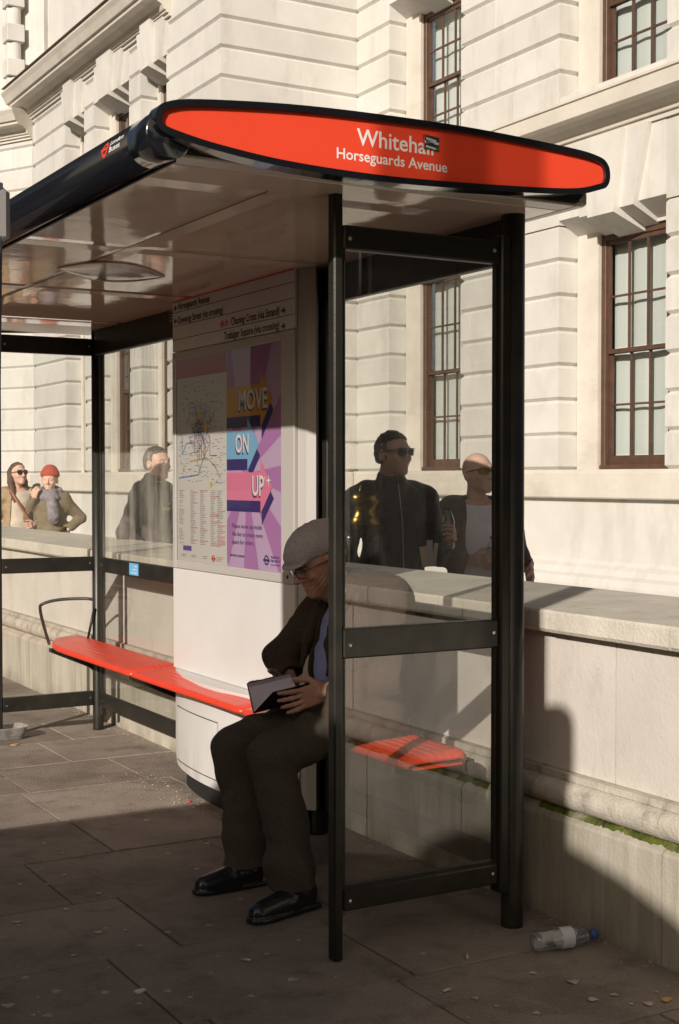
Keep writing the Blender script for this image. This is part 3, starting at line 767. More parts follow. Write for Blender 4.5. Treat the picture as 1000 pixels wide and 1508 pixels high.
# shell: top and underside close behind the board
top = [p for p in OUT if p[1] > 2.445][1:-1]
poly = [(z-.006, x) for x, z in top]+[(2.44, 2.915), (2.385, 2.86), (2.384, 1.46)]
sp('roof_shell', g_prism(poly[::-1], 1, 3.463, 8.10), 'black_matte')
sp('roof_edge', g_box(2.862, 2.905, 3.47, 8.09, 2.372, 2.42, .008), 'ceiling_trim')
ends = smooth_loop(OUT, 5)
sp('end_board', fill_y(ends, 8.101, 8.14), 'black_gloss')
ZC = 2.368
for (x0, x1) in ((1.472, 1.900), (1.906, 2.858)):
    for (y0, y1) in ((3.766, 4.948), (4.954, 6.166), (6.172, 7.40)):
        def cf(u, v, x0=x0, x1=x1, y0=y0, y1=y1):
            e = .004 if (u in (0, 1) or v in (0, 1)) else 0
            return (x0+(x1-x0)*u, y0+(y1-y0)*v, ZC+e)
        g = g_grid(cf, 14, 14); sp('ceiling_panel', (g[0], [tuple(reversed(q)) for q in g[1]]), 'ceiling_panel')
for (y0, y1) in ((3.475, 3.560), (3.564, 3.760), (7.406, 7.62), (7.625, 8.08)):
    sp('ceiling_strip', g_box(1.472, 2.858, y0, y1, ZC+.002, ZC+.012, .003), 'ceiling_trim' if y0 in (3.475, 7.625) else 'ceiling_panel')
sp('ceiling_seam', g_box(1.47, 2.862, 3.47, 8.09, ZC+.013, ZC+.016), 'dark_line')
# eye-shaped lamp cover in the ceiling
def eye(u, v):
    t = u*2-1; w = (1-t*t)*.19; s = v*2-1
    c = np.array((2.06, 5.53)); d = np.array((.235, .0)) ; q = np.array((.09, .24))
    x = c[0]+d[0]*t*1.0+.16*s*(1-t*t)*.45; y = c[1]+(1-t*t)*.255*s
    return (x, y, ZC-.003-.024*(1-s*s)*(1-t*t))
sp('ceiling_lamp', g_grid(eye, 20, 10), 'lens_plastic', smooth=True)
sp('lamp_rim', g_tube(smooth_path([eye(u, 0) for u in np.linspace(0, 1, 13)], 2), .004, 6), 'ceiling_trim'); sp('lamp_rim', g_tube(smooth_path([eye(u, 1) for u in np.linspace(0, 1, 13)], 2), .004, 6), 'ceiling_trim')
# bus emblem and lettering on the tube, wrapped round it
def on_tube(v2, lift=.0012):
    """v2: (along -y, height above the tube axis in arc length)"""
    out = []
    for a, h in v2:
        t = h/TR; r = TR+lift
        out.append((TX-r*math.cos(t), a, TZ+r*math.sin(t)))
    return np.array(out)
def tube_text(s, y_left, h0, width, cap):
    v, f = text_geo(s, .012); w0 = v[:, 0].min(); w = v[:, 0].max()-w0
    sp('lettering', (on_tube([(y_left-(p[0]-w0)*width/w, h0+p[1]*cap/.69) for p in v]), f), 'white_letter', tube)
tube_text('London', 3.722, .020, .105, .015); tube_text('Buses', 3.720, .000, .085, .015)
def tube_ring(yc, hc, r0, r1, n=28):
    v = [(yc-r*math.cos(2*math.pi*k/n), hc+r*math.sin(2*math.pi*k/n)) for r in (r0, r1) for k in range(n)]
    return on_tube(v), [(k, (k+1) % n, n+(k+1) % n, n+k) for k in range(n)]
sp('roundel_ring', tube_ring(3.757, .016, .013, .0235), 'ink_red', tube)
sp('roundel_bar', (on_tube([(3.787, .0115), (3.727, .0115), (3.727, .0205), (3.787, .0205)], .002), [(0, 1, 2, 3)]), 'ink_red', tube)
# perch bench: three ribbed red seats on brackets
def seat(y0, y1, far_taper=False):
    prof_ = []
    xf, xb = 2.488, 2.775; n = 30
    tops = []
    for i in range(n+1):
        u = i/n; x = xf+.012+(xb-xf-.03)*u
        rib = .0035*max(0, math.cos(u*2*math.pi*7)) if .14 < u < .92 else 0
        tops.append((x, .552-.016*(1-u)**3+rib*-1))
    pr = [(xf+.03, .502), (xf+.004, .510), (xf, .524)]+tops+[(xb, .535), (xb-.01, .505)]
    ss = [y0, y0+.004, y0+.012, y0+.028, y0+.05]+list(np.linspace(y0+.06, y1-.06, 12))+[y1-.05, y1-.028, y1-.012, y1-.004, y1]
    V = []; m = len(pr)
    for y in ss:
        e = min(y-y0, y1-y); k = min(1, e/.05); sc = math.sqrt(max(0, 1-(1-k)**2))
        ff = 0
        if far_taper: ff = max(0, (y-(y1-.55))/.55)**2.2*.15
        for x, z in pr:
            zz = .512+(z-.512)*(.35+.65*sc) if z > .512 else z
            xx = x+ff*(xb-x)/(xb-xf)+(1-sc)*.028*((xb+xf)/2-x)/(xb-xf)*2
            V.append((xx, y, zz))
    F = []
    for i in range(len(ss)-1):
        for k in range(m): F.append((i*m+k, i*m+(k+1) % m, (i+1)*m+(k+1) % m, (i+1)*m+k))
    F += [tuple(range(m)), tuple(range(len(ss)*m-1, (len(ss)-1)*m-1, -1))]
    return sp('seat', (np.array(V), [tuple(reversed(q)) for q in F]), 'seat_red', smooth=True)
seat(6.475, 8.06, True); seat(5.215, 6.470); seat(3.93, 5.20)
def bracket(y, xf=2.53, th=.02):
    return sp('seat_bracket', g_prism([(.500, xf), (.478, xf), (.37, 2.775), (.345, 2.80), (.345, 2.84), (.50, 2.84)][::-1], 1, y-th, y+th), 'black_paint')
for y in (7.85, 6.55, 5.14, 4.02): bracket(y)
sp('seat_beam', g_box(2.64, 2.70, 3.97, 8.0, .468, .500, .006), 'black_paint')
arm = smooth_path([(2.585, 8.03, .50), (2.555, 8.03, .60), (2.52, 8.0, .715), (2.53, 7.98, .752), (2.62, 7.94, .776), (2.75, 7.87, .782), (2.80, 7.82, .775)], 5)
sp('armrest', g_tube(arm, .0095, 10), 'black_paint', smooth=True)
sp('armrest_strut', g_tube([(2.785, 7.80, .73), (2.745, 7.80, .55)], .008, 8), 'black_paint', smooth=True)

# ------------------------------------------------------------------ information panel standing in the back of the shelter
ip = thing('information_panel', 'tall pale grey information panel with destination strip, bus map and pink poster', 'information panel', (2.75, 5.7, 0))
def pp(name, geo, mat, parent=None, smooth=False): return wobj(name, *geo, M[mat], parent or ip, smooth)
IX = 2.68; IA, IB = 5.062, 6.342
body = pp('casing', g_join(g_box(IX+.012, 2.86, IA-.0, IB, .55, 2.372, .006)), 'cabinet')
pp('casing_side', g_prism([(IX+.012, IA), (IX+.03, IA-.045), (2.74, IA-.075), (2.775, IA-.03), (2.775, IA)][::-1], 2, .12, 2.37), 'cabinet_grey')
pp('rear_cover', g_box(2.861, 2.875, IA+.02, IB-.02, .14, 2.36), 'black_matte')
hd = pp('header_sign', g_box(IX-.004, IX+.0115, IA-.006, IB+.002, 2.121, 2.372, .003), 'cabinet')
pp('header_stripe', g_box(IX-.0052, IX-.0042, IA-.004, IB, 2.3615, 2.3715), 'poster_red', hd)
for z in (2.312, 2.245, 2.179): pp('dividing_line', g_box(IX-.0050, IX-.0042, IA-.005, IB+.001, z-.0012, z+.0012), 'dark_line', hd)
K = M['ink_black']; xt = IX-.0056
text_on('Horseguards Avenue', 'x', 6.27, 2.322, .37, .034, xt, K, hd); text_on('Downing Street (via crossing)', 'x', 6.27, 2.255, .52, .034, xt, K, hd)
text_on('Charing Cross (via Strand)', 'x', 5.19, 2.190, .475, .034, xt, K, hd, right=True); text_on('Trafalgar Square (via crossing)', 'x', 5.19, 2.131, .55, .034, xt, K, hd, right=True)
def arrow_x(y, z, s, d):
    """flat arrow on the header, pointing left (d=1) or right (d=-1) in the picture"""
    pts = [(0, 0), (.5, .5), (.5, .13), (1.05, .13), (1.05, -.13), (.5, -.13), (.5, -.5)]
    pp('arrow', g_prism([(y-d*a*s+0, z+b*s) for a, b in pts], 0, xt-.0002, xt+.0002), 'ink_black', hd)
arrow_x(6.322, 2.334, .034, 1); arrow_x(6.322, 2.270, .034, 1); arrow_x(5.135, 2.203, .034, -1); arrow_x(5.135, 2.137, .034, -1)
def roundel(y, z, r, mat, parent, x=xt, bar=None):
    n = 24; v = [(x, y-q*math.cos(2*math.pi*k/n), z+q*math.sin(2*math.pi*k/n)) for q in (r*.66, r) for k in range(n)]
    pp('roundel_ring', (np.array(v), [(k, n+k, n+(k+1) % n, (k+1) % n) for k in range(n)]), mat, parent)
    pp('roundel_bar', g_box(x-.0008, x-.0004, y-r*1.35, y+r*1.35, z-r*.22, z+r*.22), bar or mat, parent)
roundel(5.76, 2.204, .017, 'ink_red', hd)
pp('rail_emblem', g_join(*[g_prism([(5.735, 2.204+o), (5.735, 2.208+o), (5.693, 2.208+o), (5.693, 2.204+o)], 0, xt-.0004, xt) for o in (-.008, .004)],
   g_prism([(5.731, 2.190), (5.725, 2.190), (5.699, 2.206), (5.705, 2.206)], 0, xt-.0009, xt-.0005), g_prism([(5.729, 2.222), (5.723, 2.222), (5.697, 2.206), (5.703, 2.206)], 0, xt-.0009, xt-.0005)), 'ink_red', hd)
fr = pp('poster_frame', g_join(g_box(IX-.006, IX+.0115, IA-.004, 5.176, 1.056, 2.118, .003), g_box(IX-.006, IX+.0115, 6.305, IB+.002, 1.056, 2.118, .003),
     g_box(IX-.0055, IX+.0115, 5.1761, 6.3049, 2.078, 2.117, .003), g_box(IX-.0055, IX+.0115, 5.1761, 6.3049, 1.057, 1.097, .003)), 'cabinet_grey')
screw_at = pp('lock', g_lathe([(.008, 0), (.007, .003)], (IX-.006, 5.115, 1.085), (-1, 0, 0), 10), 'dark_line', fr)
pmap = pp('route_map', g_box(IX+.002, IX+.006, 5.728, 6.302, 1.0975, 2.0775), 'map_paper')
X1 = IX+.0012
def quad(y0, y1, z0, z1, mat, parent, x=X1, name='print'): return pp(name, (np.array([(x, y0, z0), (x, y1, z0), (x, y1, z1), (x, y0, z1)]), [(0, 3, 2, 1)]), mat, parent)
quad(5.73, 6.30, 1.985, 2.076, 'poster_red', pmap); quad(5.94, 6.11, 1.66, 1.86, 'map_zone', pmap)
def lines(segs, w, mat, parent, x=X1-.0004):
    V = []; F = []
    for (a, b), (c, d) in segs:
        t = np.array((c-a, d-b)); t = t/(np.linalg.norm(t)+1e-9); n = np.array((-t[1], t[0]))*w/2
        k = len(V); V += [(x, a+n[0], b+n[1]), (x, c+n[0], d+n[1]), (x, c-n[0], d-n[1]), (x, a-n[0], b-n[1])]; F.append((k, k+1, k+2, k+3))
    pp('print', (np.array(V), F), mat, parent)
r2 = random.Random(3)
def spider(n, w, mat, zlo=1.5, zhi=1.97):
    s = []
    for _ in range(n):
        y, z = r2.uniform(5.95, 6.10), r2.uniform(1.66, 1.84)
        for k in range(3):
            d = r2.choice([(.07, 0), (-.07, 0), (.05, .05), (-.05, .05), (.05, -.05), (-.05, -.05), (0, .07), (0, -.07)]); l = r2.uniform(.6, 1.5)
            y2, z2 = min(6.29, max(5.745, y+d[0]*l)), min(zhi, max(zlo, z+d[1]*l)); s.append(((y, z), (y2, z2))); y, z = y2, z2
    lines(s, w, mat, pmap)
spider(12, .0045, 'ink_blue'); spider(8, .0045, 'ink_tan'); spider(9, .0035, 'ink_grey'); spider(6, .004, 'ink_rose')
lab = []
for _ in range(260):
    y_, z_ = r2.uniform(5.76, 6.28), r2.uniform(1.47, 1.97); lab.append(((y_, z_), (y_-r2.uniform(.012, .04), z_)))
lines(lab, .0026, 'ink_grey', pmap)
lines([((6.28, 1.50), (6.05, 1.515)), ((6.05, 1.515), (5.98, 1.60)), ((5.98, 1.60), (5.98, 1.75))], .006, 'ink_blue', pmap)
lines([((6.15, 1.58), (5.95, 1.595)), ((5.95, 1.595), (5.86, 1.56)), ((5.86, 1.56), (5.80, 1.50))], .006, 'ink_tan', pmap)
for y, z, s in ((6.03, 1.80, .022), (5.96, 1.74, .022), (6.22, 1.54, .012), (5.90, 1.47, .014)): pp('print', g_prism([(y+s*math.cos(t), z+s*math.sin(t)) for t in np.linspace(0, 6.28, 9)[:-1]], 0, X1-.0012, X1-.0009), 'ink_yellow', pmap)
for c, y in enumerate((6.235, 6.10, 5.985, 5.865, 5.79)):
    z = 1.44; seg = []; head = []
    while z > 1.18:
        if r2.random() < .16: head.append(((y+.045, z), (y-.045, z)))
        else:
            seg.append(((y+.042, z), (y+.042-r2.uniform(.03, .07), z)))
        z -= .0085
    if c != 0 or True: lines(seg, .0028, 'ink_grey', pmap)
    if head and c: lines(head, .006, 'ink_rose', pmap)
quad(6.13, 6.23, 1.148, 1.172, 'ink_purple', pmap, X1-.0004)
for y in (6.25, 6.13, 6.0): lines([((y, 1.128), (y-.06, 1.128)), ((y, 1.120), (y-.05, 1.120))], .003, 'ink_grey', pmap)
roundel(5.875, 1.124, .016, 'ink_red', pmap, X1-.001)
lines([((5.845, 1.132), (5.765, 1.132)), ((5.845, 1.124), (5.775, 1.124)), ((5.845, 1.116), (5.79, 1.116))], .004, 'ink_rose', pmap)
ad = pp('poster', g_box(IX+.002, IX+.006, 5.178, 5.7275, 1.0975, 2.0775), 'poster_pink')
cy, cz = 5.52, 1.52
def clipray(a):
    d = np.array((math.cos(a), math.sin(a))); t = 9
    for ax, lo, hi, c in ((0, 5.179, 5.727, cy), (1, 1.0985, 2.0765, cz)):
        if abs(d[ax]) > 1e-6:
            for b in (lo, hi):
                q = (b-c)/d[ax]
                if q > 0: t = min(t, q)
    return (cy+d[0]*t, cz+d[1]*t)
for k in range(9):
    a = k*2*math.pi/9+.25; pts = [(cy, cz)]+[clipray(a+.34*j/6) for j in range(7)]
    pp('print', (np.array([(X1, p[0], p[1]) for p in pts]), [tuple(range(len(pts)))]), 'poster_ray', ad)
def big_arrow(z, h, tip, mat, text, tz, ty, tw, cap, drop=.05):
    for dx, dz, m, x in ((-.010, -drop, 'ink_navy', X1-.0006), (0, 0, mat, X1-.0014)):
        body_ = [(5.7265, z+dz), (5.7265, z+h+dz), (tip+.115+dx, z+h+dz), (tip+.115+dx, z+h+.055+dz), (tip+dx, z+h/2+dz), (tip+.115+dx, z-.055+dz), (tip+.115+dx, z+dz)]
        pp('print', (np.array([(x, a, b) for a, b in body_]), [tuple(range(7))]), m, ad)
    text_on(text, 'x', ty+.006, tz-.008, tw, cap, X1-.0019, M['ink_navy'], ad, bold=.03)
    text_on(text, 'x', ty, tz, tw, cap, X1-.0024, M['white_letter'], ad, bold=.02)
big_arrow(1.775, .135, 5.265, 'arrow_orange', 'MOVE', 1.805, 5.595, .285, .085)
big_arrow(1.585, .125, 5.395, 'arrow_blue', 'ON', 1.615, 5.63, .135, .08)
big_arrow(1.400, .125, 5.265, 'arrow_pink', 'UP', 1.425, 5.46, .115, .085)
for i, s in enumerate(('Please move up inside', 'the bus to create more', 'space for others')): text_on(s, 'x', 5.67, 1.275-.036*i, (.30, .31, .22)[i], .020, X1-.0008, M['ink_navy'], ad, bold=0)
text_on('MAYOR OF LONDON', 'x', 5.69, 1.145, .145, .010, X1-.0008, M['ink_navy'], ad)
roundel(5.325, 1.145, .022, 'ink_navy', ad, X1-.0008)
text_on('TRANSPORT', 'x', 5.285, 1.155, .085, .010, X1-.0008, M['ink_navy'], ad); text_on('FOR LONDON', 'x', 5.285, 1.140, .09, .010, X1-.0008, M['ink_navy'], ad); text_on('EVERY JOURNEY MATTERS', 'x', 5.285, 1.125, .09, .005, X1-.0008, M['ink_navy'], ad)
for y, z, s in ((5.30, 1.49, .03), (5.335, 1.50, .012), (5.62, 1.92, .014)):
    st4 = [(y+s*(1 if k % 2 == 0 else .22)*math.cos(k*math.pi/4), z+s*(1 if k % 2 == 0 else .22)*math.sin(k*math.pi/4)) for k in range(8)]
    pp('print', (np.array([(X1-.003, a, b) for a, b in st4]), [tuple(range(8))]), 'white_letter', ad)
pp('cover_glass', (np.array([(IX-.003, 5.177, 1.0975), (IX-.003, 6.304, 1.0975), (IX-.003, 6.304, 2.0775), (IX-.003, 5.177, 2.0775)]), [(0, 3, 2, 1)]), 'glass_poster')
# lower cabinet: flat above the bench, bowed below it
pp('lower_panel', g_box(IX-.004, IX+.0115, IA-.006, IB+.002, .56, 1.0545, .003), 'cabinet')
def bow(y, d=0): u = (y-IA)/(IB-IA); return IX+.01-.115*math.sin(math.pi*min(1, max(0, u)))**.75-d
def lowc(u, v):
    y = IB+.0-(IB-IA+.02)*u; z = .10+(.56-.10)*v
    k = max(0, (.14-abs(y-IB))/.14); z2 = z+(k**2)*.14*(1-v)
    return (bow(y), y, z2)
pp('bowed_base', g_grid(lowc, 40, 10), 'cabinet', smooth=True)
pp('base_top', (np.array([(bow(y), y, .559) for y in np.linspace(IA-.02, IB, 41)]+[(2.70, IB, .5592), (2.70, IA-.02, .5592)]), [tuple(range(43))]), 'cabinet')
def dgrid(u, v, d=.004):
    y = 6.20-(6.20-5.60)*u; z = .135+.255*v+.012*math.sin(u*2); return (bow(y, d), y, z)
pp('access_door', g_grid(dgrid, 24, 3), 'cabinet', smooth=True)
def dline(u, v, z0): y = 6.20-.6*u; return (bow(y, .0046), y, z0+.012*math.sin(u*2)+.0045*v)
pp('door_gap', g_join(g_grid(lambda u, v: dline(u, v, .392), 24, 1), g_grid(lambda u, v: dline(u, v, .130), 24, 1)), 'dark_line')
pp('door_gap', g_join(g_grid(lambda u, v: (bow(6.203-.004*u, .0046), 6.203-.004*u, .13+.265*v), 1, 1)), 'cabinet_grey')
def kick(u, v): y = 6.20-(6.20-IA)*u; return (bow(y)+.045, y, .0+.12*v)
pp('kick_plinth', g_grid(kick, 30, 1), 'black_matte', smooth=True)
# ------------------------------------------------------------------ street things beside and behind the camera; kiosk, totem and signal are added to cast shade
def tp(root):
    def f(name, geo, mat, parent=None, smooth=False): return wobj(name, *geo, M[mat], parent or root, smooth)
    return f
ki = thing('shade_kiosk', 'unseen dark green kiosk with rounded roof, added to shade the pavement', 'kiosk', (-2.75, .55, -.01)); kp = tp(ki)  # invented out of view to throw the foreground shade
kp('body', g_box(-3.45, -2.05, -.95, 2.05, -.01, 2.32, .02), 'sticker_green')
arcp = [(2.32+.54*math.sin(t)**.7, .55-1.55*math.cos(t)) for t in np.linspace(0, math.pi, 15)]
kp('roof', g_prism([(y, z) for z, y in arcp][::-1], 0, -3.52, -2.0), 'black_matte')
kp('shutter', g_join(*[g_box(-2.048, -2.03, -.5, 1.5, .95+.08*k, 1.02+.08*k) for k in range(14)]), 'galv')
kp('counter', g_box(-2.05, -1.93, -.55, 1.55, .86, .90, .008), 'galv')
to = thing('shade_totem', 'unseen dark blue totem with a yellow top band, added to shade the reading man', 'totem', (.10, 2.935, 0)); op = tp(to)  # added out of view; its shadow covers the reading man
TOZ = 2.50; qx, qy = .10, 2.875
def rot_box(cx, cy, hx, hy, z0, z1, a):
    v, f = g_box(-hx, hx, -hy, hy, z0, z1, .006); c, s = math.cos(a), math.sin(a)
    return np.stack([v[:, 0]*c-v[:, 1]*s+cx, v[:, 0]*s+v[:, 1]*c+cy, v[:, 2]], 1), f
TA = math.atan2(.76, 1)
op('slab', rot_box(qx, qy, .06, .27, .0, TOZ-.14, TA), 'totem_blue'); op('top_band', rot_box(qx, qy, .061, .271, TOZ-.139, TOZ, TA), 'totem_yellow'); op('foot', rot_box(qx, qy, .09, .31, -.01, .03, TA), 'black_matte')
ts = thing('shade_signal', 'unseen black signal post with two boards, added to cast their shadows', 'traffic signal', (-1.0, .84, 0)); sg = tp(ts)  # made-up post; its boards shadow the name board and the wall
sg('pole', g_lathe([(.07, 0), (.057, .05), (.057, 4.75)], (-1.0, .84, -.01), sides=20), 'black_paint', smooth=True)
def rboard(z0, z1, hw, r=.09):
    pts = []
    for cx, cz, a0 in ((hw-r, z1-r, 0), (-hw+r, z1-r, 90), (-hw+r, z0+r, 180), (hw-r, z0+r, 270)):
        for k in range(7): t = R(a0+15*k); pts.append((cx+r*math.cos(t), cz+r*math.sin(t)))
    v, f = g_prism(pts, 0, -.012, .012); c, s = math.cos(TA), math.sin(TA)
    v = np.stack([v[:, 0]*c-v[:, 1]*s-1.06, v[:, 0]*s+v[:, 1]*c+.80, v[:, 2]], 1); return v, f
for z0, z1, hw in ((1.62, 2.78, .185), (3.86, 4.72, .185)):
    b_ = sg('signal_board', rboard(z0, z1, hw), 'black_matte' if z0 < 3 else 'thin_shade_acrylic')
    for k, m_ in enumerate(('lamp_green', 'lamp_amber', 'lamp_red') if z0 < 3 else ()):
        sg('signal_lamp', g_lathe([(.09, 0), (.09, .06), (.07, .05)], (-1.075, .79, z0+.25+.27*k), (-.8, -.6, 0), 16), m_, b_)
lp = thing('lamp_column', 'black lamp column with gold rings standing behind the parapet', 'lamp column', (4.30, .20, 0)); lq = tp(lp)
lq('base', g_lathe([(.17, 0), (.17, .25), (.14, .30), (.13, .95), (.15, 1.0), (.15, 1.14), (.12, 1.20)], (4.30, .20, -.004), sides=24), 'black_gloss', smooth=True)
lq('gold_ring', g_lathe([(.085, 0), (.10, .03), (.085, .06), (.07, .09), (.07, .13), (.09, .16), (.09, .19), (.06, .22)], (4.30, .20, 1.20), sides=24), 'gold', smooth=True)
lq('column', g_lathe([(.055, 0), (.045, 2.6)], (4.30, .20, 1.42), sides=20), 'black_gloss', smooth=True)
lq('lantern', g_lathe([(.06, 0), (.17, .05), (.19, .42), (.08, .55), (.02, .66)], (4.30, .20, 4.0), sides=8), 'black_gloss')
# leaning sign pole at the very left edge of the view
sgp = thing('sign_pole', 'grey street sign pole with a squared grey box, at the left picture edge', 'pole', (.95, 3.45, 0)); gp = tp(sgp)
gp('pole', g_tube([(.935, 3.45, 0), (.974, 3.45, 2.24)], .022, 16), 'post_grey', smooth=True)
gp('sign_box', g_box(.86, 1.012, 3.43, 3.48, 2.092, 2.232, .014), 'galv')

# building added across the side avenue for dark reflections; seen only in the glass
ob = thing('backdrop_building', 'dark stone building added behind the camera to keep the glass reflections dark', 'building', (14, -8, 0)); oq = tp(ob)
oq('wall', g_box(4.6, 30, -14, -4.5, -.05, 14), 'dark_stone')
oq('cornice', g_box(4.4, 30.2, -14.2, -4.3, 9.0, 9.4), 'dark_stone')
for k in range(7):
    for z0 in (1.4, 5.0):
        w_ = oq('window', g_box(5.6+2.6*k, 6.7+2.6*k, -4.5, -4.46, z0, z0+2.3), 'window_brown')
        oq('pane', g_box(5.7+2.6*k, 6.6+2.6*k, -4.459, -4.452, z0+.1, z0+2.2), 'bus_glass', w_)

# unseen blocks added across the street to cut skylight, open towards the sun
for (y0, y1, h, lab_) in ((4.0, 60.0, 19.0, 'tall unseen stone block added across the street to cut skylight'), (-95.0, -42.0, 21.0, 'long unseen stone block added beyond the sun gap to cut skylight')):
    b2 = thing('skylight_block', lab_, 'building', (-30, (y0+y1)/2, 0)); q2 = tp(b2)
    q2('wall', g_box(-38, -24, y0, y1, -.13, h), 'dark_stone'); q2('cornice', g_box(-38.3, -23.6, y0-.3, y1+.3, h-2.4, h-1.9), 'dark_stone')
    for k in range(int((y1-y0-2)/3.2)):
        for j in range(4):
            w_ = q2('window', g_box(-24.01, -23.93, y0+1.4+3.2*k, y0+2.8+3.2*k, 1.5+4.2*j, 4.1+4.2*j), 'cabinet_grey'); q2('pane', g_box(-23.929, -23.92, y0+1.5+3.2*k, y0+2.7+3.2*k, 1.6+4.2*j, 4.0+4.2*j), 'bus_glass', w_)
# ------------------------------------------------------------------ people
def Rz(a): c, s = math.cos(a), math.sin(a); return np.array([[c, -s, 0], [s, c, 0], [0, 0, 1.]])
def Ry(a): c, s = math.cos(a), math.sin(a); return np.array([[c, 0, s], [0, 1, 0], [-s, 0, c]])
def Rx(a): c, s = math.cos(a), math.sin(a); return np.array([[1, 0, 0], [0, c, -s], [0, s, c]])
def head_sdf(P, age=0.0, female=False, bald=False):
    A = np.abs(P[..., 1]); Q = P.copy(); Q[..., 1] = A                       # mirrored left and right
    jw = .052 if not female else .047
    d = ell(P, (-.012, 0, .036), (.098, .0765, .092))
    d = smin(d, ell(P, (.030, 0, -.012), (.066, .066, .080)), .03)
    d = smin(d, ell(P, (.022, 0, -.062), (.066, jw, .050)), .03)
    d = smin(d, ell(P, (.074, 0, -.096), (.020, .026, .019)), .028)            # chin
    d = smin(d, rcone(Q, (.086, .012, .034), (.072, .048, .030), .010, .010), .016)   # brow
    d = smin(d, ell(Q, (.066, .042, -.022), (.022, .020, .020)), .02)         # cheek
    d = smax(d, -ell(Q, (.097, .033, .012), (.016, .020, .013)), .014)        # eye hollow
    d = smin(d, ell(Q, (.083, .032, .011), (.0125, .0145, .0105)), .004)        # eyeball and lid
    d = smin(d, rcone(P, (.092, 0, .018), (.115, 0, -.028), .0085, .0115), .012)
    d = smin(d, ell(Q, (.100, .012, -.032), (.011, .009, .008)), .008)
    d = smin(d, rcone(Q, (.0935, .0, -.057), (.084, .022, -.060), .0075, .004), .007)
    d = smin(d, rcone(Q, (.0925, .0, -.069), (.083, .020, -.068), .0085, .0045), .007)
    d = smax(d, -rcone(Q, (.104, 0, -.0628), (.086, .026, -.0640), .0022, .0018), .003)
    e = ell(Q, (-.008, .079, -.004), (.021, .010, .033), Ry(.15) @ Rz(-.30))
    e = smax(e, -ell(Q, (-.002, .090, .0), (.011, .008, .018)), .006)
    d = smin(d, e, .008)
    d = smin(d, rcone(P, (-.022, 0, -.055), (-.050, 0, -.20), .052 if not female else .045, .060 if not female else .052), .025)
    if age:
        w = np.sin(P[..., 2]*330+P[..., 1]*90)*np.exp(-((P[..., 2]-.065)/.02)**2)+np.sin((P[..., 2]+P[..., 0]*.8)*300)*np.exp(-((A-.055)/.02)**2)*np.exp(-((P[..., 2]+.05)/.05)**2)
        d = d+age*.0009*w
        d = smin(d, rcone(P, (.045, 0, -.105), (-.01, 0, -.16), .022, .03), .03)
    return d
def head_geo(h=.0034, **k): return snet(lambda P: head_sdf(P, **k), (-.125, -.10, -.21), (.135, .10, .135), h)
def xf(geo, M3, t):
    v, f = geo; return np.asarray(v) @ np.asarray(M3).T + np.array(t), f
def hand_prims(W, d, n, side, curl=(.5, .6, .5), spread=.10, thumb=(.5, .3), s=1.0):
    """W wrist, d finger direction, n palm normal (fingers curl towards it), side=+1: thumb on the d x n side"""
    d = np.array(d, float); d /= np.linalg.norm(d); n = np.array(n, float); n -= d*(n @ d); n /= np.linalg.norm(n)
    t = np.cross(d, n)*side; W = np.array(W, float); pr = []
    pc = W+d*.048*s
    Mx = np.stack([d, t, n], 1)
    pr.append(('box', pc, np.array((.048, .041, .0135))*s, .013*s, Mx))
    pr.append(('cone', W-d*.03*s, W+d*.02*s, .029*s, .027*s))
    for i, (off, ln) in enumerate(((.031, .92), (.0105, 1.0), (-.0105, .94), (-.030, .76))):
        b = W+d*.090*s+t*off*s; a = spread*(1.5-i)*.5; cur = 0.0
        dd = d*math.cos(a)+t*math.sin(a); p = b; r = .0092*s
        for j, L in enumerate((.044, .027, .021)):
            cur += curl[j]*(1+.06*i)
            q = p+(dd*math.cos(cur)+n*math.sin(cur))*L*ln*s
            pr.append(('cone', p, q, r, r*.90)); p = q; r *= .90
    b = W+d*.022*s+t*.030*s; q = b+(d*.6+t*.65+n*thumb[1])*.040*s; pr.append(('cone', b, q, .0145*s, .0115*s))
    u = (d*(.6+thumb[0])+t*.25+n*(thumb[1]+.35)); u /= np.linalg.norm(u); q2 = q+u*.032*s; pr.append(('cone', q, q2, .0112*s, .010*s)); pr.append(('cone', q2, q2+(u+n*.25)*.022*s, .010*s, .0082*s))
    return pr
def prim_sdf(P, pr, k=.006):
    d = None
    for p in pr:
        e = rbox(P, p[1], p[2], p[3], p[4]) if p[0] == 'box' else rcone(P, *p[1:])
        d = e if d is None else smin(d, e, k)
    return d
def hand_geo(pr, h=.003):
    pts = []
    for p in pr: pts += [p[1]] if p[0] == 'box' else [p[1], p[2]]
    pts = np.array(pts); return snet(lambda P: prim_sdf(P, pr), pts.min(0)-.055, pts.max(0)+.055, h)
def add(root, name, geo, mat, smooth=True):
    v, f = geo; c = (v.min(0)+v.max(0))/2
    o = bpy.data.objects.new(name, mesh_of(v-c, f, M[mat], smooth, name)); COL.objects.link(o); o.parent = root; o.location = c; ORG[o.name] = (0, 0, 0)
    return o
def chain(P, pts, rads, k=.02):
    d = None
    for a, b, ra, rb in zip(pts[:-1], pts[1:], rads[:-1], rads[1:]):
        e = rcone(P, a, b, ra, rb); d = e if d is None else smin(d, e, k)
    return d
def ringsdf(P, c, Rr, r, rz, tilt=0.0):
    q = P-np.array(c, np.float32)
    if tilt: q = q @ Ry(tilt).astype(np.float32)
    l = np.sqrt((q[..., 0]/1.05)**2+q[..., 1]**2)
    a = (l-Rr)/r; b = q[..., 2]/rz
    return (np.sqrt(a*a+b*b)-1)*min(r, rz)
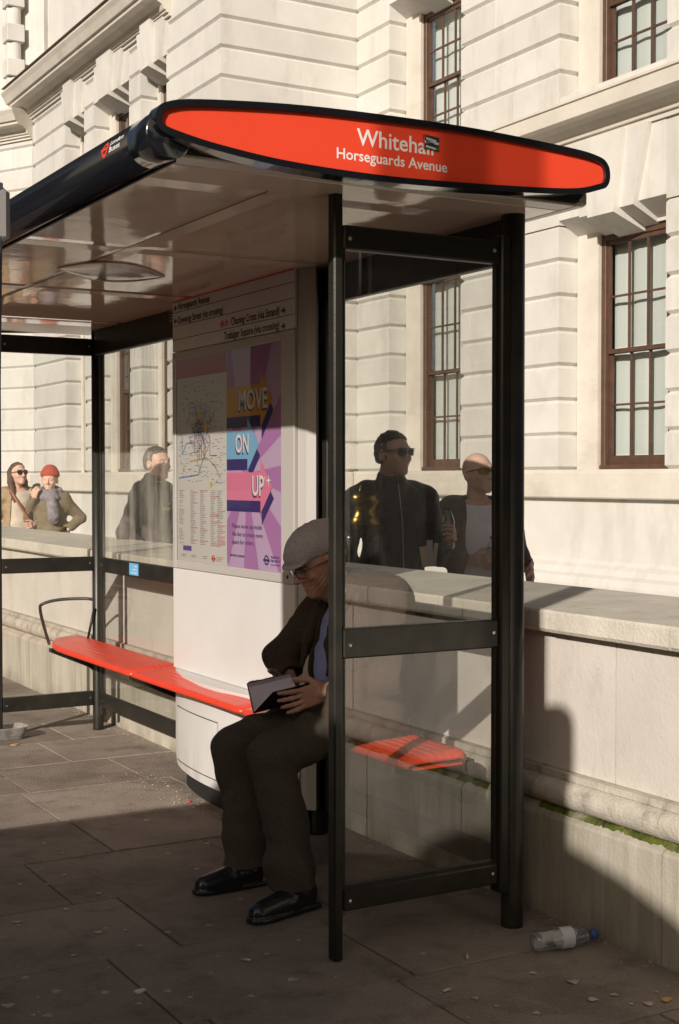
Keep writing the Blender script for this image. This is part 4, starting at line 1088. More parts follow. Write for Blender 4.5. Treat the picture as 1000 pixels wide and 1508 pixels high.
def torso_sdf(P, H, g=0.0, w=1.0, belly=0.0):
    s = H/1.76
    d = ell(P, (0.0, 0, .98*s), (.115+g, .165*w+g, .14+g))
    d = smin(d, ell(P, (.012+belly*.5, 0, 1.10*s), (.112+g+belly, .150*w+g, .17+g)), .06)
    d = smin(d, ell(P, (.004, 0, 1.29*s), (.118+g, .172*w+g, .17+g)), .06)
    d = smin(d, rcone(P, (-.012, -.125*w, 1.405*s), (-.012, .125*w, 1.405*s), .070+g*.8, .070+g*.8), .05)
    d = smin(d, rcone(P, (-.025, 0, 1.42*s), (-.02, 0, 1.50*s), .075+g, .058+g*.6), .05)
    return d
def person(label, loc, face, H, mats, joints, head_yaw=0.0, head_pitch=0.0, female=False, hem=.84, seed=1.0, width=1.0, open_front=None, collar=.0, hands=(), bald=False, belly=0.0, shirt=None, sleeve=.014, head_roll=0.0):
    """standing figure, local frame: x ahead, y left, z up"""
    s = H/1.76
    root = thing('person', label, 'person', loc, math.atan2(face[1], face[0]))
    HM = Rz(head_yaw) @ Ry(head_pitch) @ Rx(head_roll); hp = np.array((.022, 0, H-.128))
    geos = [xf(head_geo(female=female), HM, hp)]
    legs = {}
    def inner(P):
        d = torso_sdf(P, H, -.012, width)
        for sd in (1, -1):
            S, E, W = joints[sd]; d = smin(d, chain(P, [(-.01, sd*.15*width, 1.40*s), S, E, W], [.05, .05, .036, .024]), .03)
            d = smin(d, chain(P, [(0, sd*.09, .92*s), (.01, sd*.095, .50*s), (-.02, sd*.10, .09*s)], [.07, .05, .038]), .03)
        return d
    geos.append(snet(inner, (-.5, -.6, .03), (.6, .6, 1.56*s), .018))
    for sd, pr in hands: geos.append(hand_geo(pr))
    body = add(root, 'body', g_join(*geos), mats['skin'])
    def top(P):
        d = torso_sdf(P, H, sleeve, width, belly)
        for sd in (1, -1):
            S, E, W = joints[sd]; d = smin(d, chain(P, [(-.012, sd*.15*width, 1.405*s), S, E, W], [.068, .072, .060, .047]), .045)
            d = smax(d, -(rcone(P, W, np.array(W)+(np.array(W)-np.array(E))*.5, .037, .045)), .004)
        if collar: d = smin(d, ringsdf(P, (-.022, 0, 1.478*s+collar*.3), .068, .014, .022+collar, .25), .012)
        else: d = smax(d, P[..., 2]-1.485*s+.25*P[..., 0], .01)
        d = d+folds(P, .0055, 30, seed)+folds(P, .0025, 70, seed+2, (.8, .3, .5))
        if open_front:
            y0, wtop, wbot = open_front
            zz = (P[..., 2]-hem)/(1.48*s-hem); w = wbot+(wtop-wbot)*np.clip(zz, 0, 1)
            wedge = np.maximum(np.abs(P[..., 1]-y0)-w, -(P[..., 0]-.02)); d = smax(d, -wedge, .008)
        return smax(d, hem-P[..., 2], .012)
    lo = np.array((-.36, -.55, hem-.03)); hi = np.array((.55, .55, 1.56*s))
    add(root, 'jacket', snet(top, lo, hi, .0095), mats['jacket'])
    if shirt:
        add(root, 'shirt', snet(lambda P: smax(smax(torso_sdf(P, H, .002, width, belly)+folds(P, .003, 34, seed+1), .82-P[..., 2], .01), P[..., 2]-1.462*s+.42*P[..., 0]*1, .006), (-.25, -.3, .80), (.3, .3, 1.56*s), .011), shirt)
    def pants(P):
        d = ell(P, (0, 0, .93*s), (.125, .165, .13))
        for sd in (1, -1): d = smin(d, chain(P, [(0, sd*.088, .90*s), (.012, sd*.095, .50*s), (-.015, sd*.10, .07)], [.092, .070, .062]), .03)
        return smax(d+folds(P, .005, 34, seed+4), .05-P[..., 2], .01)
    add(root, 'trousers', snet(pants, (-.2, -.28, .02), (.2, .28, 1.08), .018), mats['trousers'])
    for sd in (1, -1):
        add(root, 'shoe', snet(lambda P: smax(smin(ell(P, (.07, sd*.105, .035), (.14, .047, .045)), ell(P, (-.03, sd*.10, .06), (.06, .043, .06)), .03), -P[..., 2]+.001, .005), (-.12, sd*.105-.07, -.01), (.24, sd*.105+.07, .14), .009), 'shoe')
    return root, HM, hp
def hair_geo(HM, hp, cut, g=.010, h=.005, extra=None, seed=0.0, amp=.002):
    def fn(P):
        d = ell(P, (-.012, 0, .036), (.098+g, .0765+g, .092+g))
        d = smin(d, ell(P, (-.03, 0, .0), (.075+g, .070+g, .09+g)), .03)
        d = smax(d, cut(P), .012)
        if extra is not None: d = smin(d, extra(P), .02)
        return d+folds(P, amp, 150, seed)
    return xf(snet(fn, (-.20, -.15, -.38), (.15, .15, .17), h), HM, hp)
def shades(root, HM, hp, lens='lens_dark', frame='black_matte', wrap=False, wide=.030, tall=.020):
    def curve(y): return .108-y*y*(5.5 if wrap else 3.2)
    parts = []
    for sd in (1, -1):
        v = []; n = 18
        for k in range(n):
            t = 2*math.pi*k/n; c_, s_ = math.cos(t), math.sin(t)
            r = 1/(abs(c_)**3.2+abs(s_)**3.2)**(1/3.2)
            v.append((sd*.034+wide*.93*r*c_, .011+tall*r*s_*(1-.12*(c_*sd < 0))))
        V = [(curve(a), a, b) for a, b in v]+[(curve(a)-.004, a, b) for a, b in v]
        F = [tuple(range(n)), tuple(range(2*n-1, n-1, -1))]+[(k, n+k, n+(k+1) % n, (k+1) % n) for k in range(n)]
        parts.append((np.array(V), F))
    gl = add(root, 'sunglasses', xf(g_join(*parts), HM, hp), lens, False)
    fr = [g_tube([(curve(y), y, .016) for y in np.linspace(-.012, .012, 4)], .0035, 6)]
    for sd in (1, -1):
        v = [(curve(sd*.064)+.001, sd*.064, .020), (.06, sd*.076, .020), (.0, sd*.083, .016), (-.02, sd*.084, .004)]
        fr.append(g_tube(v, .0035, 6)); fr.append(g_tube([(curve(sd*y)+.002, sd*y, .011+tall*.98) for y in np.linspace(.006, .063, 6)], .003, 6))
    o = add(root, 'sunglasses_frame', xf(g_join(*fr), HM, hp), frame, True)
    return gl
def plastic_bottle(name, label, base, up, r=.032, L=.21, cap='cap_blue', lab=('label_white',), fill=None, group=None, twist=0.0):
    up = Vector(up).normalized()
    root = thing(name, label, 'bottle', tuple(base), 0, group)
    root.rotation_euler = up.to_track_quat('Z', 'Y').to_euler()
    P_ = [(r*.75, 0), (r*.95, .006), (r, .02), (r*.93, .045), (r, .06), (r*.93, .075), (r, .09), (r, L*.62), (r*.92, L*.70), (r*.62, L*.83), (.0135, L*.90), (.0135, L*.93)]
    def ad(n, g, m, sm=True):
        o = bpy.data.objects.new(n, mesh_of(g[0], g[1], M[m], sm, n)); COL.objects.link(o); o.parent = root; return o
    ad('bottle_body', g_lathe(P_, sides=28), 'bottle_plastic'); ad('bottle_cap', g_lathe([(.0155, 0), (.016, .002), (.0158, .018), (.013, .0195)], (0, 0, L*.92), sides=20), cap)
    v, f = g_lathe([(r*1.012, .092), (r*1.012, L*.60)], sides=28); ad('bottle_label', (v, f[:-2]), lab[0])
    return root
FW = np.array((.4963, .8681)); RT = np.array((.8681, -.4963))
def dirv(r, f): v = RT*r+FW*f; return v/np.linalg.norm(v)
def at_px(px, depth): r = (px-500)/2030*depth; p = RT*r+FW*depth; return float(p[0]), float(p[1])

# man in a black zip jacket holding a bottle
x, y = at_px(577, 7.55)
Wl = np.array((.27, .27, 1.185)); 
jt = {1: ((-.01, .205, 1.385), (.03, .265, 1.09), (.22, .245, 1.165)), -1: ((-.01, -.205, 1.385), (-.03, -.27, 1.09), (.12, -.22, .86))}
hl = hand_prims(jt[1][2], (.85, -.10, .35), (-.1, -1, .1), -1, (.55, .85, .6), .05)
root, HM, hp = person('man in black zip jacket and sunglasses holding up a clear bottle', (x, y, 0), dirv(.35, -.94), 1.757,
   {'skin': 'skin', 'jacket': 'jacket_black', 'trousers': 'jeans'}, jt, head_yaw=R(24), hands=[(1, hl)], seed=1.3, collar=.012, width=1.06)
def cut1(P):
    x, y, z = P[..., 0], P[..., 1], P[..., 2]
    top = np.maximum(.050+.42*np.clip(x, 0, 1)+.10*np.abs(y)-z, x-.088)
    burn = np.maximum(np.maximum(x-.020, -.016-x), -.020-z)
    back = np.maximum(x+.020, -(z+.048))
    return np.minimum(np.minimum(top, burn), back)+.0015*np.sin(y*240+z*150)
add(root, 'hair', hair_geo(HM, hp, cut1, .0050, .0036, seed=2, amp=.0028), 'hair_dark')
shades(root, HM, hp)
add(root, 'zip', g_tube([(.168, .0, .86), (.165, .0, 1.05), (.150, .0, 1.25), (.115, .0, 1.40), (.085, .0, 1.47)], .0035, 6), 'silver')
f1 = math.atan2(*(dirv(.35, -.94)[::-1])); pos = Rz(f1) @ np.array((.285, .205, 1.12))+np.array((x, y, 0))
plastic_bottle('water_bottle', 'clear bottle with a green label raised in the hand of the sunglassed man in black', pos, (0.02, 0, 1), .036, .225, 'ink_black', ('label_green',))

# bald man in a brown jacket over a pale shirt
x, y = at_px(703, 8.1)
jt = {1: ((-.01, .185, 1.295), (-.05, .275, 1.04), (.03, .305, .98)), -1: ((-.01, -.18, 1.295), (-.03, -.222, 1.04), (.19, -.07, 1.035))}
hr = hand_prims(jt[-1][2], (.75, .62, -.02), (-.45, .6, .1), 1, (.55, .8, .6), .05)
hl2 = hand_prims(jt[1][2], (.45, .0, -.9), (.2, -1, 0), -1, (.3, .4, .3), .05)
root, HM, hp = person('bald man in sunglasses and brown jacket over a lilac shirt', (x, y, 0), dirv(.18, -.98), 1.648,
   {'skin': 'skin_pale', 'jacket': 'jacket_brown', 'trousers': 'jeans'}, jt, head_yaw=R(24), head_pitch=R(-6), hands=[(-1, hr), (1, hl2)], seed=4.1, open_front=(.0, .085, .12), shirt='tshirt', width=1.0, belly=.015, bald=True)
shades(root, HM, hp, 'lens_amber', 'tortoise', True, .034, .017)
f2 = math.atan2(*(dirv(.18, -.98)[::-1])); pos = Rz(f2) @ np.array((.235, .0, .975))+np.array((x, y, 0))
plastic_bottle('water_bottle', 'small clear bottle with a blue cap in the hand of the bald man', pos, (.12, -.05, 1), .030, .19, 'cap_blue', ('bottle_plastic',))
bx, by = at_px(632, 7.0)
cp = thing('folded_newspaper', 'folded cream newspaper leaning on the coping between the two standing men', 'newspaper', (bx, by, 1.05))
for k, (w_, h_, m_) in enumerate(((.030, .105, 'cream_paper'), (.022, .135, 'paper'), (.016, .120, 'cream_paper'))):
    o = wobj('sheet', *g_box(bx-.012-w_+.022*k, bx-.012+w_*.4+.022*k, by-.012+.006*k, by-.008+.006*k, 1.05, 1.05+h_), M[m_], cp); o.rotation_euler = (0, R(-10+9*k), R(-20))

# officer in a dark bulky jacket, seen through the dirty pane
x, y = at_px(228, 10.3)
jt = {1: ((-.01, .20, 1.355), (-.04, .31, 1.09), (.10, .26, .92)), -1: ((-.01, -.20, 1.355), (-.06, -.33, 1.10), (.12, -.24, .93))}
hr = hand_prims(jt[-1][2], (.8, .3, -.45), (.1, 1, .1), 1, (.4, .5, .4), .05)
root, HM, hp = person('person with cropped grey hair in a bulky dark jacket with yellow tab', (x, y, 0), dirv(.92, -.40), 1.735,
   {'skin': 'skin_pale', 'jacket': 'jacket_police', 'trousers': 'jeans'}, jt, head_yaw=R(-12), hands=[(-1, hr)], seed=6.2, collar=.02, width=1.12, sleeve=.03)
add(root, 'hair', hair_geo(HM, hp, cut1, .0055, .0045, seed=5, amp=.0014), 'hair_grey')
add(root, 'name_tab', g_box(.150, .162, -.135, -.045, 1.262, 1.285), 'yellow_tab', False)
add(root, 'radio', g_join(g_box(.125, .160, .06, .11, 1.27, 1.37, .006), g_tube([(.14, .075, 1.37), (.14, .075, 1.45)], .005, 6)), 'bag_black', False)
add(root, 'strap', g_tube(smooth_path([(.11, .12, 1.42), (.185, .02, 1.22), (.17, -.13, 1.02), (.05, -.215, .93)], 5), .016, 8), 'bag_black')
add(root, 'shoulder_patch', g_box(.06, .115, -.12, -.05, 1.468, 1.474), 'poster_red', False)
for k in range(7): add(root, 'badge', g_lathe([(.012, 0), (.010, .005), (.003, .009)], (.150+.004*(k % 3), -.05+.035*k, 1.31+.03*math.sin(k*2.2)), (1, -.2, .1), 10), 'hivis_grey')

# woman with long brown hair and a beige coat
x, y = at_px(26, 14.9)
jt = {1: ((-.01, .165, 1.30), (.0, .225, 1.05), (.20, .13, 1.0)), -1: ((-.01, -.165, 1.30), (-.03, -.25, 1.06), (.06, -.21, .86))}
hl = hand_prims(jt[1][2], (.7, -.7, .0), (-.5, -.5, -.2), -1, (.5, .6, .5), .05, s=.88)
root, HM, hp = person('woman with long brown hair and sunglasses in an open beige coat', (x, y, 0), dirv(.45, -.89), 1.665,
   {'skin': 'skin_pale', 'jacket': 'coat_beige', 'trousers': 'jeans'}, jt, head_yaw=R(18), head_pitch=R(-8), female=True, hands=[(1, hl)], seed=8.0, open_front=(.02, .10, .15), shirt='cream_knit', width=.92, hem=.62)
long_ = lambda P: smin(smin(chain(P, [(-.03, .075, .03), (-.02, .088, -.08), (.0, .085, -.20), (.02, .08, -.30)], [.035, .032, .030, .016]), chain(P, [(-.03, -.075, .03), (-.02, -.088, -.08), (.0, -.085, -.20), (.02, -.08, -.30)], [.035, .032, .030, .016]), .01), chain(P, [(-.08, 0, .0), (-.085, 0, -.12), (-.08, 0, -.26)], [.07, .065, .05]), .04)
cut2 = lambda P: np.maximum(P[..., 0]*.8-(P[..., 2]-.07)*.9-.02, -(P[..., 2]+.10))
add(root, 'hair', hair_geo(HM, hp, cut2, .010, .0075, long_, seed=3, amp=.004), 'hair_brown')
shades(root, HM, hp, wide=.031, tall=.024)
add(root, 'bag_strap', g_tube(smooth_path([(.075, -.10, 1.38), (.155, -.01, 1.2), (.17, .13, .98), (.08, .22, .85)], 5), .014, 8), 'leather')
add(root, 'shoulder_bag', snet(lambda P: rbox(P, (.06, .25, .76), (.12, .05, .10), .03), (-.12, .15, .62), (.24, .35, .9), .012), 'leather')

# woman in a red knitted hat, scarf and olive coat
x, y = at_px(74, 14.9)
jt = {1: ((-.01, .165, 1.235), (-.07, .32, 1.07), (.05, .20, .95)), -1: ((-.01, -.165, 1.235), (.02, -.25, 1.06), (.15, -.15, 1.29))}
hr = hand_prims(jt[-1][2], (.2, .3, .9), (-.8, .4, .0), 1, (.6, .7, .5), .05, s=.88)
root, HM, hp = person('woman in a red knitted hat, grey scarf and olive coat', (x, y, 0), dirv(.05, -1), 1.60,
   {'skin': 'skin_pale', 'jacket': 'coat_olive', 'trousers': 'jeans'}, jt, head_yaw=R(-4), female=True, hands=[(-1, hr)], seed=9.7, width=.98, hem=.70, sleeve=.026)
add(root, 'knitted_hat', xf(snet(lambda P: smax(smin(ell(P, (-.018, 0, .078), (.110, .092, .098)), ringsdf(P, (-.014, 0, .066), .086, .016, .024, -.22), .02)+folds(P, .002, 260, 1, (.2, 1, .1)), -(P[..., 2]-.040+.12*P[..., 0])-.01, .01), (-.15, -.13, -.03), (.13, .13, .20), .006), HM, hp), 'hat_red')
add(root, 'scarf', snet(lambda P: smin(smin(ringsdf(P, (-.005, 0, 1.355), .092, .042, .050, .25), ringsdf(P, (.01, 0, 1.315), .112, .04, .042, .25), .02), chain(P, [(.12, .03, 1.32), (.165, .05, 1.20), (.175, .06, 1.07)], [.05, .055, .06]), .03)+folds(P, .010, 45, 2.2), (-.2, -.22, 1.0), (.28, .22, 1.52), .010), 'scarf')
add(root, 'hair', hair_geo(HM, hp, cut2, .004, .007, seed=3, amp=.003), 'hair_brown')
add(root, 'rucksack', snet(lambda P: rbox(P, (-.20, -.05, 1.14), (.09, .17, .22), .06)+folds(P, .006, 30, 3), (-.34, -.26, .88), (-.05, .18, 1.42), .014), 'bag_black')
add(root, 'shoulder_strap', g_tube(smooth_path([(-.09, -.14, 1.42), (.05, -.16, 1.40), (.12, -.17, 1.25), (.08, -.21, 1.05)], 5), .026, 8), 'bag_black')
# ------------------------------------------------------------------ the old man reading on the bench
BX, BY = 2.45, 4.42
man = thing('person', 'old man in a grey flat cap reading a book on the red bench', 'person', (BX, BY, 0))
o_ = np.array((BX, BY, 0))
def L_(*p): return np.array(p, float)-o_
HM = Rz(math.pi) @ Ry(R(25)); hp = L_(2.442, 4.42, 1.197)
near_w = L_(2.400, 4.300, .738); far_w = L_(2.405, 4.612, .722)
hn = hand_prims(near_w, (-.93, .10, -.24), (0, 1, -.05), -1, (.12, .25, .22), .16, (.55, .45), .97)
hf = hand_prims(far_w, (-.93, -.10, -.12), (0, -1, .25), 1, (.10, .12, .12), .12, (.5, .35), .95)
# thumb must sit on the upper side
def thumb_up(pr): return pr
SH = {-1: L_(2.635, 4.225, 1.065), 1: L_(2.635, 4.615, 1.065)}; EL = {-1: L_(2.605, 4.165, .785), 1: L_(2.43, 4.70, .81)}; WR = {-1: near_w+np.array((.035, 0, .006)), 1: far_w+np.array((.03, .01, .01))}
HIP = {-1: L_(2.60, 4.325, .635), 1: L_(2.60, 4.515, .635)}; KN = {-1: L_(2.172, 4.285, .528), 1: L_(2.182, 4.590, .512)}; AN = {-1: L_(2.225, 4.215, .085), 1: L_(2.215, 4.560, .085)}
def trunk(P, g):
    d = ell(P, L_(2.615, 4.42, .655), (.125+g, .165+g, .105+g))
    d = smin(d, ell(P, L_(2.580, 4.42, .79), (.135+g, .160+g, .15+g)), .06)
    d = smin(d, ell(P, L_(2.600, 4.42, .93), (.125+g, .175+g, .145+g)), .06)
    d = smin(d, rcone(P, L_(2.640, 4.29, 1.065), L_(2.640, 4.55, 1.065), .074+g*.8, .074+g*.8), .05)
    d = smin(d, ell(P, L_(2.668, 4.42, .985), (.080+g, .185+g, .13+g)), .05)
    d = smin(d, rcone(P, L_(2.605, 4.42, 1.02), L_(2.555, 4.42, 1.085), .072+g, .060+g*.4), .04)
    return d
def inner(P):
    d = trunk(P, -.015)
    for s in (-1, 1):
        d = smin(d, chain(P, [SH[s], EL[s], WR[s]], [.05, .036, .024]), .03)
        d = smin(d, chain(P, [HIP[s], KN[s], AN[s]], [.07, .05, .035]), .03)
    return d
body = add(man, 'body', g_join(xf(head_geo(.0026, age=1.0), HM, hp), snet(inner, L_(1.98, 4.05, .02), L_(2.85, 4.85, 1.14), .016), hand_geo(hn, .0024), hand_geo(hf, .0026)), 'skin_old')
def coat(P):
    d = trunk(P, .022)
    for s in (-1, 1):
        d = smin(d, chain(P, [SH[s], EL[s], WR[s]], [.080, .066, .050], .03), .045)
        W = WR[s]; u = (W-EL[s])/np.linalg.norm(W-EL[s]); d = smax(d, (P-np.array(W+u*.012, np.float32)) @ np.array(u, np.float32) if False else d-1, .001)
    # skirts of the coat falling over the lap and behind
    d = smin(d, rcone(P, L_(2.60, 4.27, .66), L_(2.44, 4.26, .63), .105, .085), .04)
    d = smin(d, rcone(P, L_(2.60, 4.57, .66), L_(2.46, 4.58, .63), .105, .085), .04)
    d = smin(d, ell(P, L_(2.70, 4.42, .62), (.09, .19, .10)), .04)
    for s in (-1, 1):
        W = WR[s]; u = (W-EL[s])/np.linalg.norm(W-EL[s]); c = W+u*.06
        d = smax(d, -rcone(P, W+u*.004, W+u*.2, .052, .075), .003)
    d = d+folds(P, .006, 30, 2.0, (.6, .2, .9))+folds(P, .003, 75, 4.0, (.2, .7, .6))
    z = P[..., 2]; w = .030+.075*np.clip((.98-z)/.30, 0, 1)
    wedge = np.maximum(np.abs(P[..., 1]-.01)-w, P[..., 0]-.10)
    d = smax(d, -wedge, .01)
    # lapels and collar
    col = ringsdf(P, L_(2.585, 4.42, 1.085), .078, .018, .036, .42)
    d = smin(d, smax(col, -(P[..., 0]-.055)-.0, .02), .008)
    d = smax(d, -(P[..., 2]-.548), .006)
    return d
add(man, 'coat', snet(coat, L_(2.20, 4.0, .53), L_(2.86, 4.86, 1.17), .0068), 'coat_navy')
def lapel(s):
    pts = [L_(2.545, 4.42+s*.075, 1.075), L_(2.475, 4.42+s*.075, 1.00), L_(2.440, 4.42+s*.085, .90), L_(2.425, 4.42+s*.105, .80)]
    return lambda P: chain(P, pts, [.020, .024, .020, .008], .02)+folds(P, .001, 90, 1)
for s in (-1, 1): add(man, 'lapel', snet(lapel(s), L_(2.38, 4.26, .76), L_(2.60, 4.60, 1.12), .006), 'coat_navy')
def shirt(P):
    d = trunk(P, .004)+folds(P, .005, 46, 3.3, (.3, .2, 1.0))
    d = smin(d, ringsdf(P, L_(2.545, 4.42, 1.085), .066, .008, .026, .42), .008)
    return smax(smax(d, P[..., 2]-1.115-.5*P[..., 0]*-1*0, .008), .64-P[..., 2], .006)
add(man, 'shirt', snet(shirt, L_(2.40, 4.22, .62), L_(2.80, 4.62, 1.14), .007), 'shirt_blue')
def pants(P):
    d = ell(P, L_(2.62, 4.42, .64), (.14, .19, .095))
    for s in (-1, 1):
        d = smin(d, chain(P, [HIP[s], KN[s]], [.100, .078], .03), .03)
        mid = KN[s]*.45+AN[s]*.55+np.array((.012, 0, 0))
        d = smin(d, chain(P, [KN[s], mid, AN[s]+np.array((.0, 0, -.0))], [.078, .082, .090], .02), .03)
    f = folds(P, .0085, 24, 1.0, (.9, .2, .7))+folds(P, .0035, 62, 5.0, (.4, .3, .9))
    lowz = np.clip((.30-P[..., 2])/.25, 0, 1)
    f = f+lowz*.006*np.sin(P[..., 2]*48+P[..., 1]*14+2*np.sin(P[..., 0]*20))
    d = d+f
    d = smax(d, -(P[..., 2]-.548+10*np.clip(-.02-P[..., 0], 0, 1)) if False else d-1, .001)
    return smax(d, .078-P[..., 2]+.12*(P[..., 0]+.24), .006)
add(man, 'trousers', snet(pants, L_(1.98, 4.02, .04), L_(2.80, 4.80, .78), .0075), 'trousers')
def shoe(heel, toe):
    h = np.array(heel); t = np.array(toe); u = (t-h)/np.linalg.norm(t-h); ln = np.linalg.norm(t-h)
    a = math.atan2(u[1], u[0]); Mr = Rz(a)
    def fn(Pw):
        P = ((Pw-np.array((h[0], h[1], 0), np.float32)) @ Mr.astype(np.float32)).astype(np.float32)
        d = rcone(P, (.045, 0, .045), (.10, 0, .050), .044, .044)
        d = smin(d, rcone(P, (.13, 0, .042), (ln-.045, 0, .030), .046, .036), .03)
        d = smin(d, rcone(P, (.05, 0, .07), (.055, 0, .14), .042, .042), .03)
        sole = rbox(P, (ln/2, 0, .010), (ln/2, .047, .010), .008)
        tip = np.maximum(np.abs(P[..., 1])-.048*np.sqrt(np.clip(1-np.clip((P[..., 0]-ln*.72)/(ln*.29), 0, 1)**2, 0, 1)), P[..., 0]-ln)
        sole = smax(sole, tip, .004)
        d = smin(d, sole, .006)
        d = smin(d, rcone(P, (.10, -.03, .088), (.10, .03, .088), .008, .008), .01); d = smin(d, rcone(P, (.13, -.028, .080), (.13, .028, .080), .006, .006), .008)
        return smax(d, .001-P[..., 2], .002)
    lo = np.minimum(h, t)-.08; hi = np.maximum(h, t)+.08
    return snet(fn, (lo[0], lo[1], -.004), (hi[0], hi[1], .18), .0042)
for hh, tt in (((2.305, 4.215), (2.015, 4.135)), ((2.270, 4.545), (1.985, 4.530))):
    add(man, 'shoe', shoe(np.array(hh)-o_[:2], np.array(tt)-o_[:2]), 'shoe')
# flat cap, hair, spectacles
def cap(P):
    d = ell(P, (-.014, 0, .074), (.114, .095, .070), Ry(-.10))
    d = smin(d, ell(P, (-.045, 0, .062), (.085, .092, .070)), .03)
    d = smin(d, ell(P, (.064, 0, .060), (.060, .074, .038), Ry(.25)), .03)
    d = smax(d, -(P[..., 2]-.036+.10*P[..., 0]), .008)
    brim = ell(P, (.090, 0, .040), (.054, .072, .0085), Ry(.22))
    d = smin(d, brim, .008)
    d = smin(d, ell(P, (-.008, 0, .143), (.010, .010, .005)), .003)
    return d+.0012*np.sin(np.arctan2(P[..., 1], P[..., 0]+.012)*8)*np.clip((P[..., 2]-.06)/.06, 0, 1)+folds(P, .0016, 55, 2)
add(man, 'flat_cap', xf(snet(cap, (-.16, -.13, .0), (.19, .13, .18), .0038), HM, hp), 'cap_tweed')
cut3 = lambda P: np.maximum(np.maximum(P[..., 0]-.004, -(P[..., 2]+.075)), P[..., 2]-.05)
side = lambda P: np.minimum(ell(P, (.012, .074, .020), (.014, .008, .034)), ell(P, (.012, -.074, .020), (.014, .008, .034)))
def haircut(P):
    d = smin(ell(P, (-.020, 0, .02), (.101, .0825, .098)), side(P), .006); d = smax(d, cut3(P), .01)
    q = P.copy(); q[..., 1] = np.abs(q[..., 1]); d = smax(d, -ell(q, (-.004, .090, -.006), (.026, .022, .036)), .006)
    return d+folds(P, .004, 170, 2.5)
add(man, 'hair', xf(snet(haircut, (-.15, -.11, -.10), (.06, .11, .08), .0038), HM, hp), 'hair_grey')
rims = []; lenses = []
for sd in (1, -1):
    pts = []
    for k in range(17):
        t = 2*math.pi*k/16; c_, s_ = math.cos(t), math.sin(t); r = 1/(abs(c_)**3+abs(s_)**3)**(1/3)
        yy = sd*.034+.027*r*c_; pts.append((.112-yy*yy*3.0, yy, .002+.019*r*s_))
    rims.append(g_tube(pts, .0019, 6)); lenses.append((np.array(pts[:-1]), [tuple(range(16))]))
    rims.append(g_tube([(.112-.061**2*3, sd*.061, .012), (.07, sd*.076, .012), (.0, sd*.083, .008), (-.012, sd*.084, -.004)], .0022, 6))
rims.append(g_tube([(.113, -.008, .006), (.115, 0, .008), (.113, .008, .006)], .0019, 6))
add(man, 'spectacle_frame', xf(g_join(*rims), HM, hp), 'tortoise'); add(man, 'spectacle_lens', xf(g_join(*lenses), HM, hp), 'glass_back', False)

# the book, open in his hands
bk = thing('book', 'open book with a black cover and pale pages in the hands of the old man', 'book', (2.28, 4.47, .65))
S0 = np.array((2.196, 4.470, .650)); SX = np.array((.180, -.010, .028)); F0 = np.array((2.214, 4.560, .745)); N0 = np.array((2.232, 4.385, .735))
def board(a, b, th, nrm):
    v = [a, a+SX, b+SX, b]; n = np.array(nrm, float); n /= np.linalg.norm(n)
    V = v+[p+n*th for p in v]
    return np.array(V), [(0, 1, 2, 3), (7, 6, 5, 4), (0, 4, 5, 1), (1, 5, 6, 2), (2, 6, 7, 3), (3, 7, 4, 0)]
nF = np.cross(SX, F0-S0); nF = nF*(1 if nF[1] < 0 else -1); nN = np.cross(SX, N0-S0); nN = nN*(1 if nN[1] > 0 else -1)
uF = nF/np.linalg.norm(nF); uN = nN/np.linalg.norm(nN)
wobj('cover', *board(S0-uF*.003, F0-uF*.003, .0028, nF), M['book_cover'], bk); wobj('cover', *board(S0-uN*.003, N0-uN*.003, .0028, nN), M['book_cover'], bk)
def pages(T, u, bulge):
    V = []; n = 8
    w = T-S0
    for lay in (0, 1):
        for i in range(n+1):
            t = i/n; h = (.0005 if lay == 0 else .0005+bulge*(math.sin(math.pi*min(1, t*1.15+.04))**.7))
            V.append(S0+w*t*.97+u*h+SX*.02); V.append(S0+w*t*.97+u*h+SX*.98)
    F = []
    for i in range(n):
        a = 2*i; b = 2*(n+1)+2*i
        F += [(a, a+1, a+3, a+2), (b, b+2, b+3, b+1), (a, a+2, b+2, b), (a+1, b+1, b+3, a+3)]
    F += [(2*n, 2*n+1, 4*n+3, 4*n+2)]
    return np.array(V), F
wobj('pages', *pages(F0, uF, .017), M['paper'], bk); wobj('pages', *pages(N0, uN, .014), M['paper'], bk)

# ------------------------------------------------------------------ litter on the pavement
plastic_bottle('litter_bottle', 'empty clear plastic bottle with a blue cap lying on the pavement against the wall', (2.678, 3.452, .034), (1, -.19, .0), .034, .225, 'cap_blue', ('label_white',))
tub = thing('plastic_tub', 'shallow translucent plastic food tub on the pavement at the left edge', 'tub', (2.262, 7.80, 0))
def tubgeo(r=1.0, h=.072):
    v = []; n = 28
    for rr, z in ((.062, .003), (.066, .006), (.082, h-.004), (.088, h), (.086, h+.002), (.079, h-.004), (.063, .009)):
        for k in range(n):
            t = 2*math.pi*k/n; c_, s_ = math.cos(t), math.sin(t); q = 1/(abs(c_)**4+abs(s_)**4)**.25
            v.append((2.262+rr*q*c_*1.25, 7.80+rr*q*s_, z))
    f = [tuple(range(n-1, -1, -1))]+[(i*n+k, i*n+(k+1) % n, (i+1)*n+(k+1) % n, (i+1)*n+k) for i in range(6) for k in range(n)]
    f.append(tuple(range(6*n, 7*n)))
    return np.array(v), f
wobj('tub_shell', *tubgeo(), M['tub_plastic'], tub, True)
def g2(u, v):
    dx = math.tan(math.atan(1161/2030)+math.atan((u-500)/2030)); return None
def ground(u, v):
    yaw = R(29.759); pit = R(-1.411); f = np.array((math.sin(yaw)*math.cos(pit), math.cos(yaw)*math.cos(pit), math.sin(pit))); r = np.array((math.cos(yaw), -math.sin(yaw), 0)); up = np.cross(r, f)
    d = f+r*(u-500)/2030-up*(v-754)/2030; t = -1.5/d[2]; return d[0]*t, d[1]*t
gum_v = []; gum_f = []
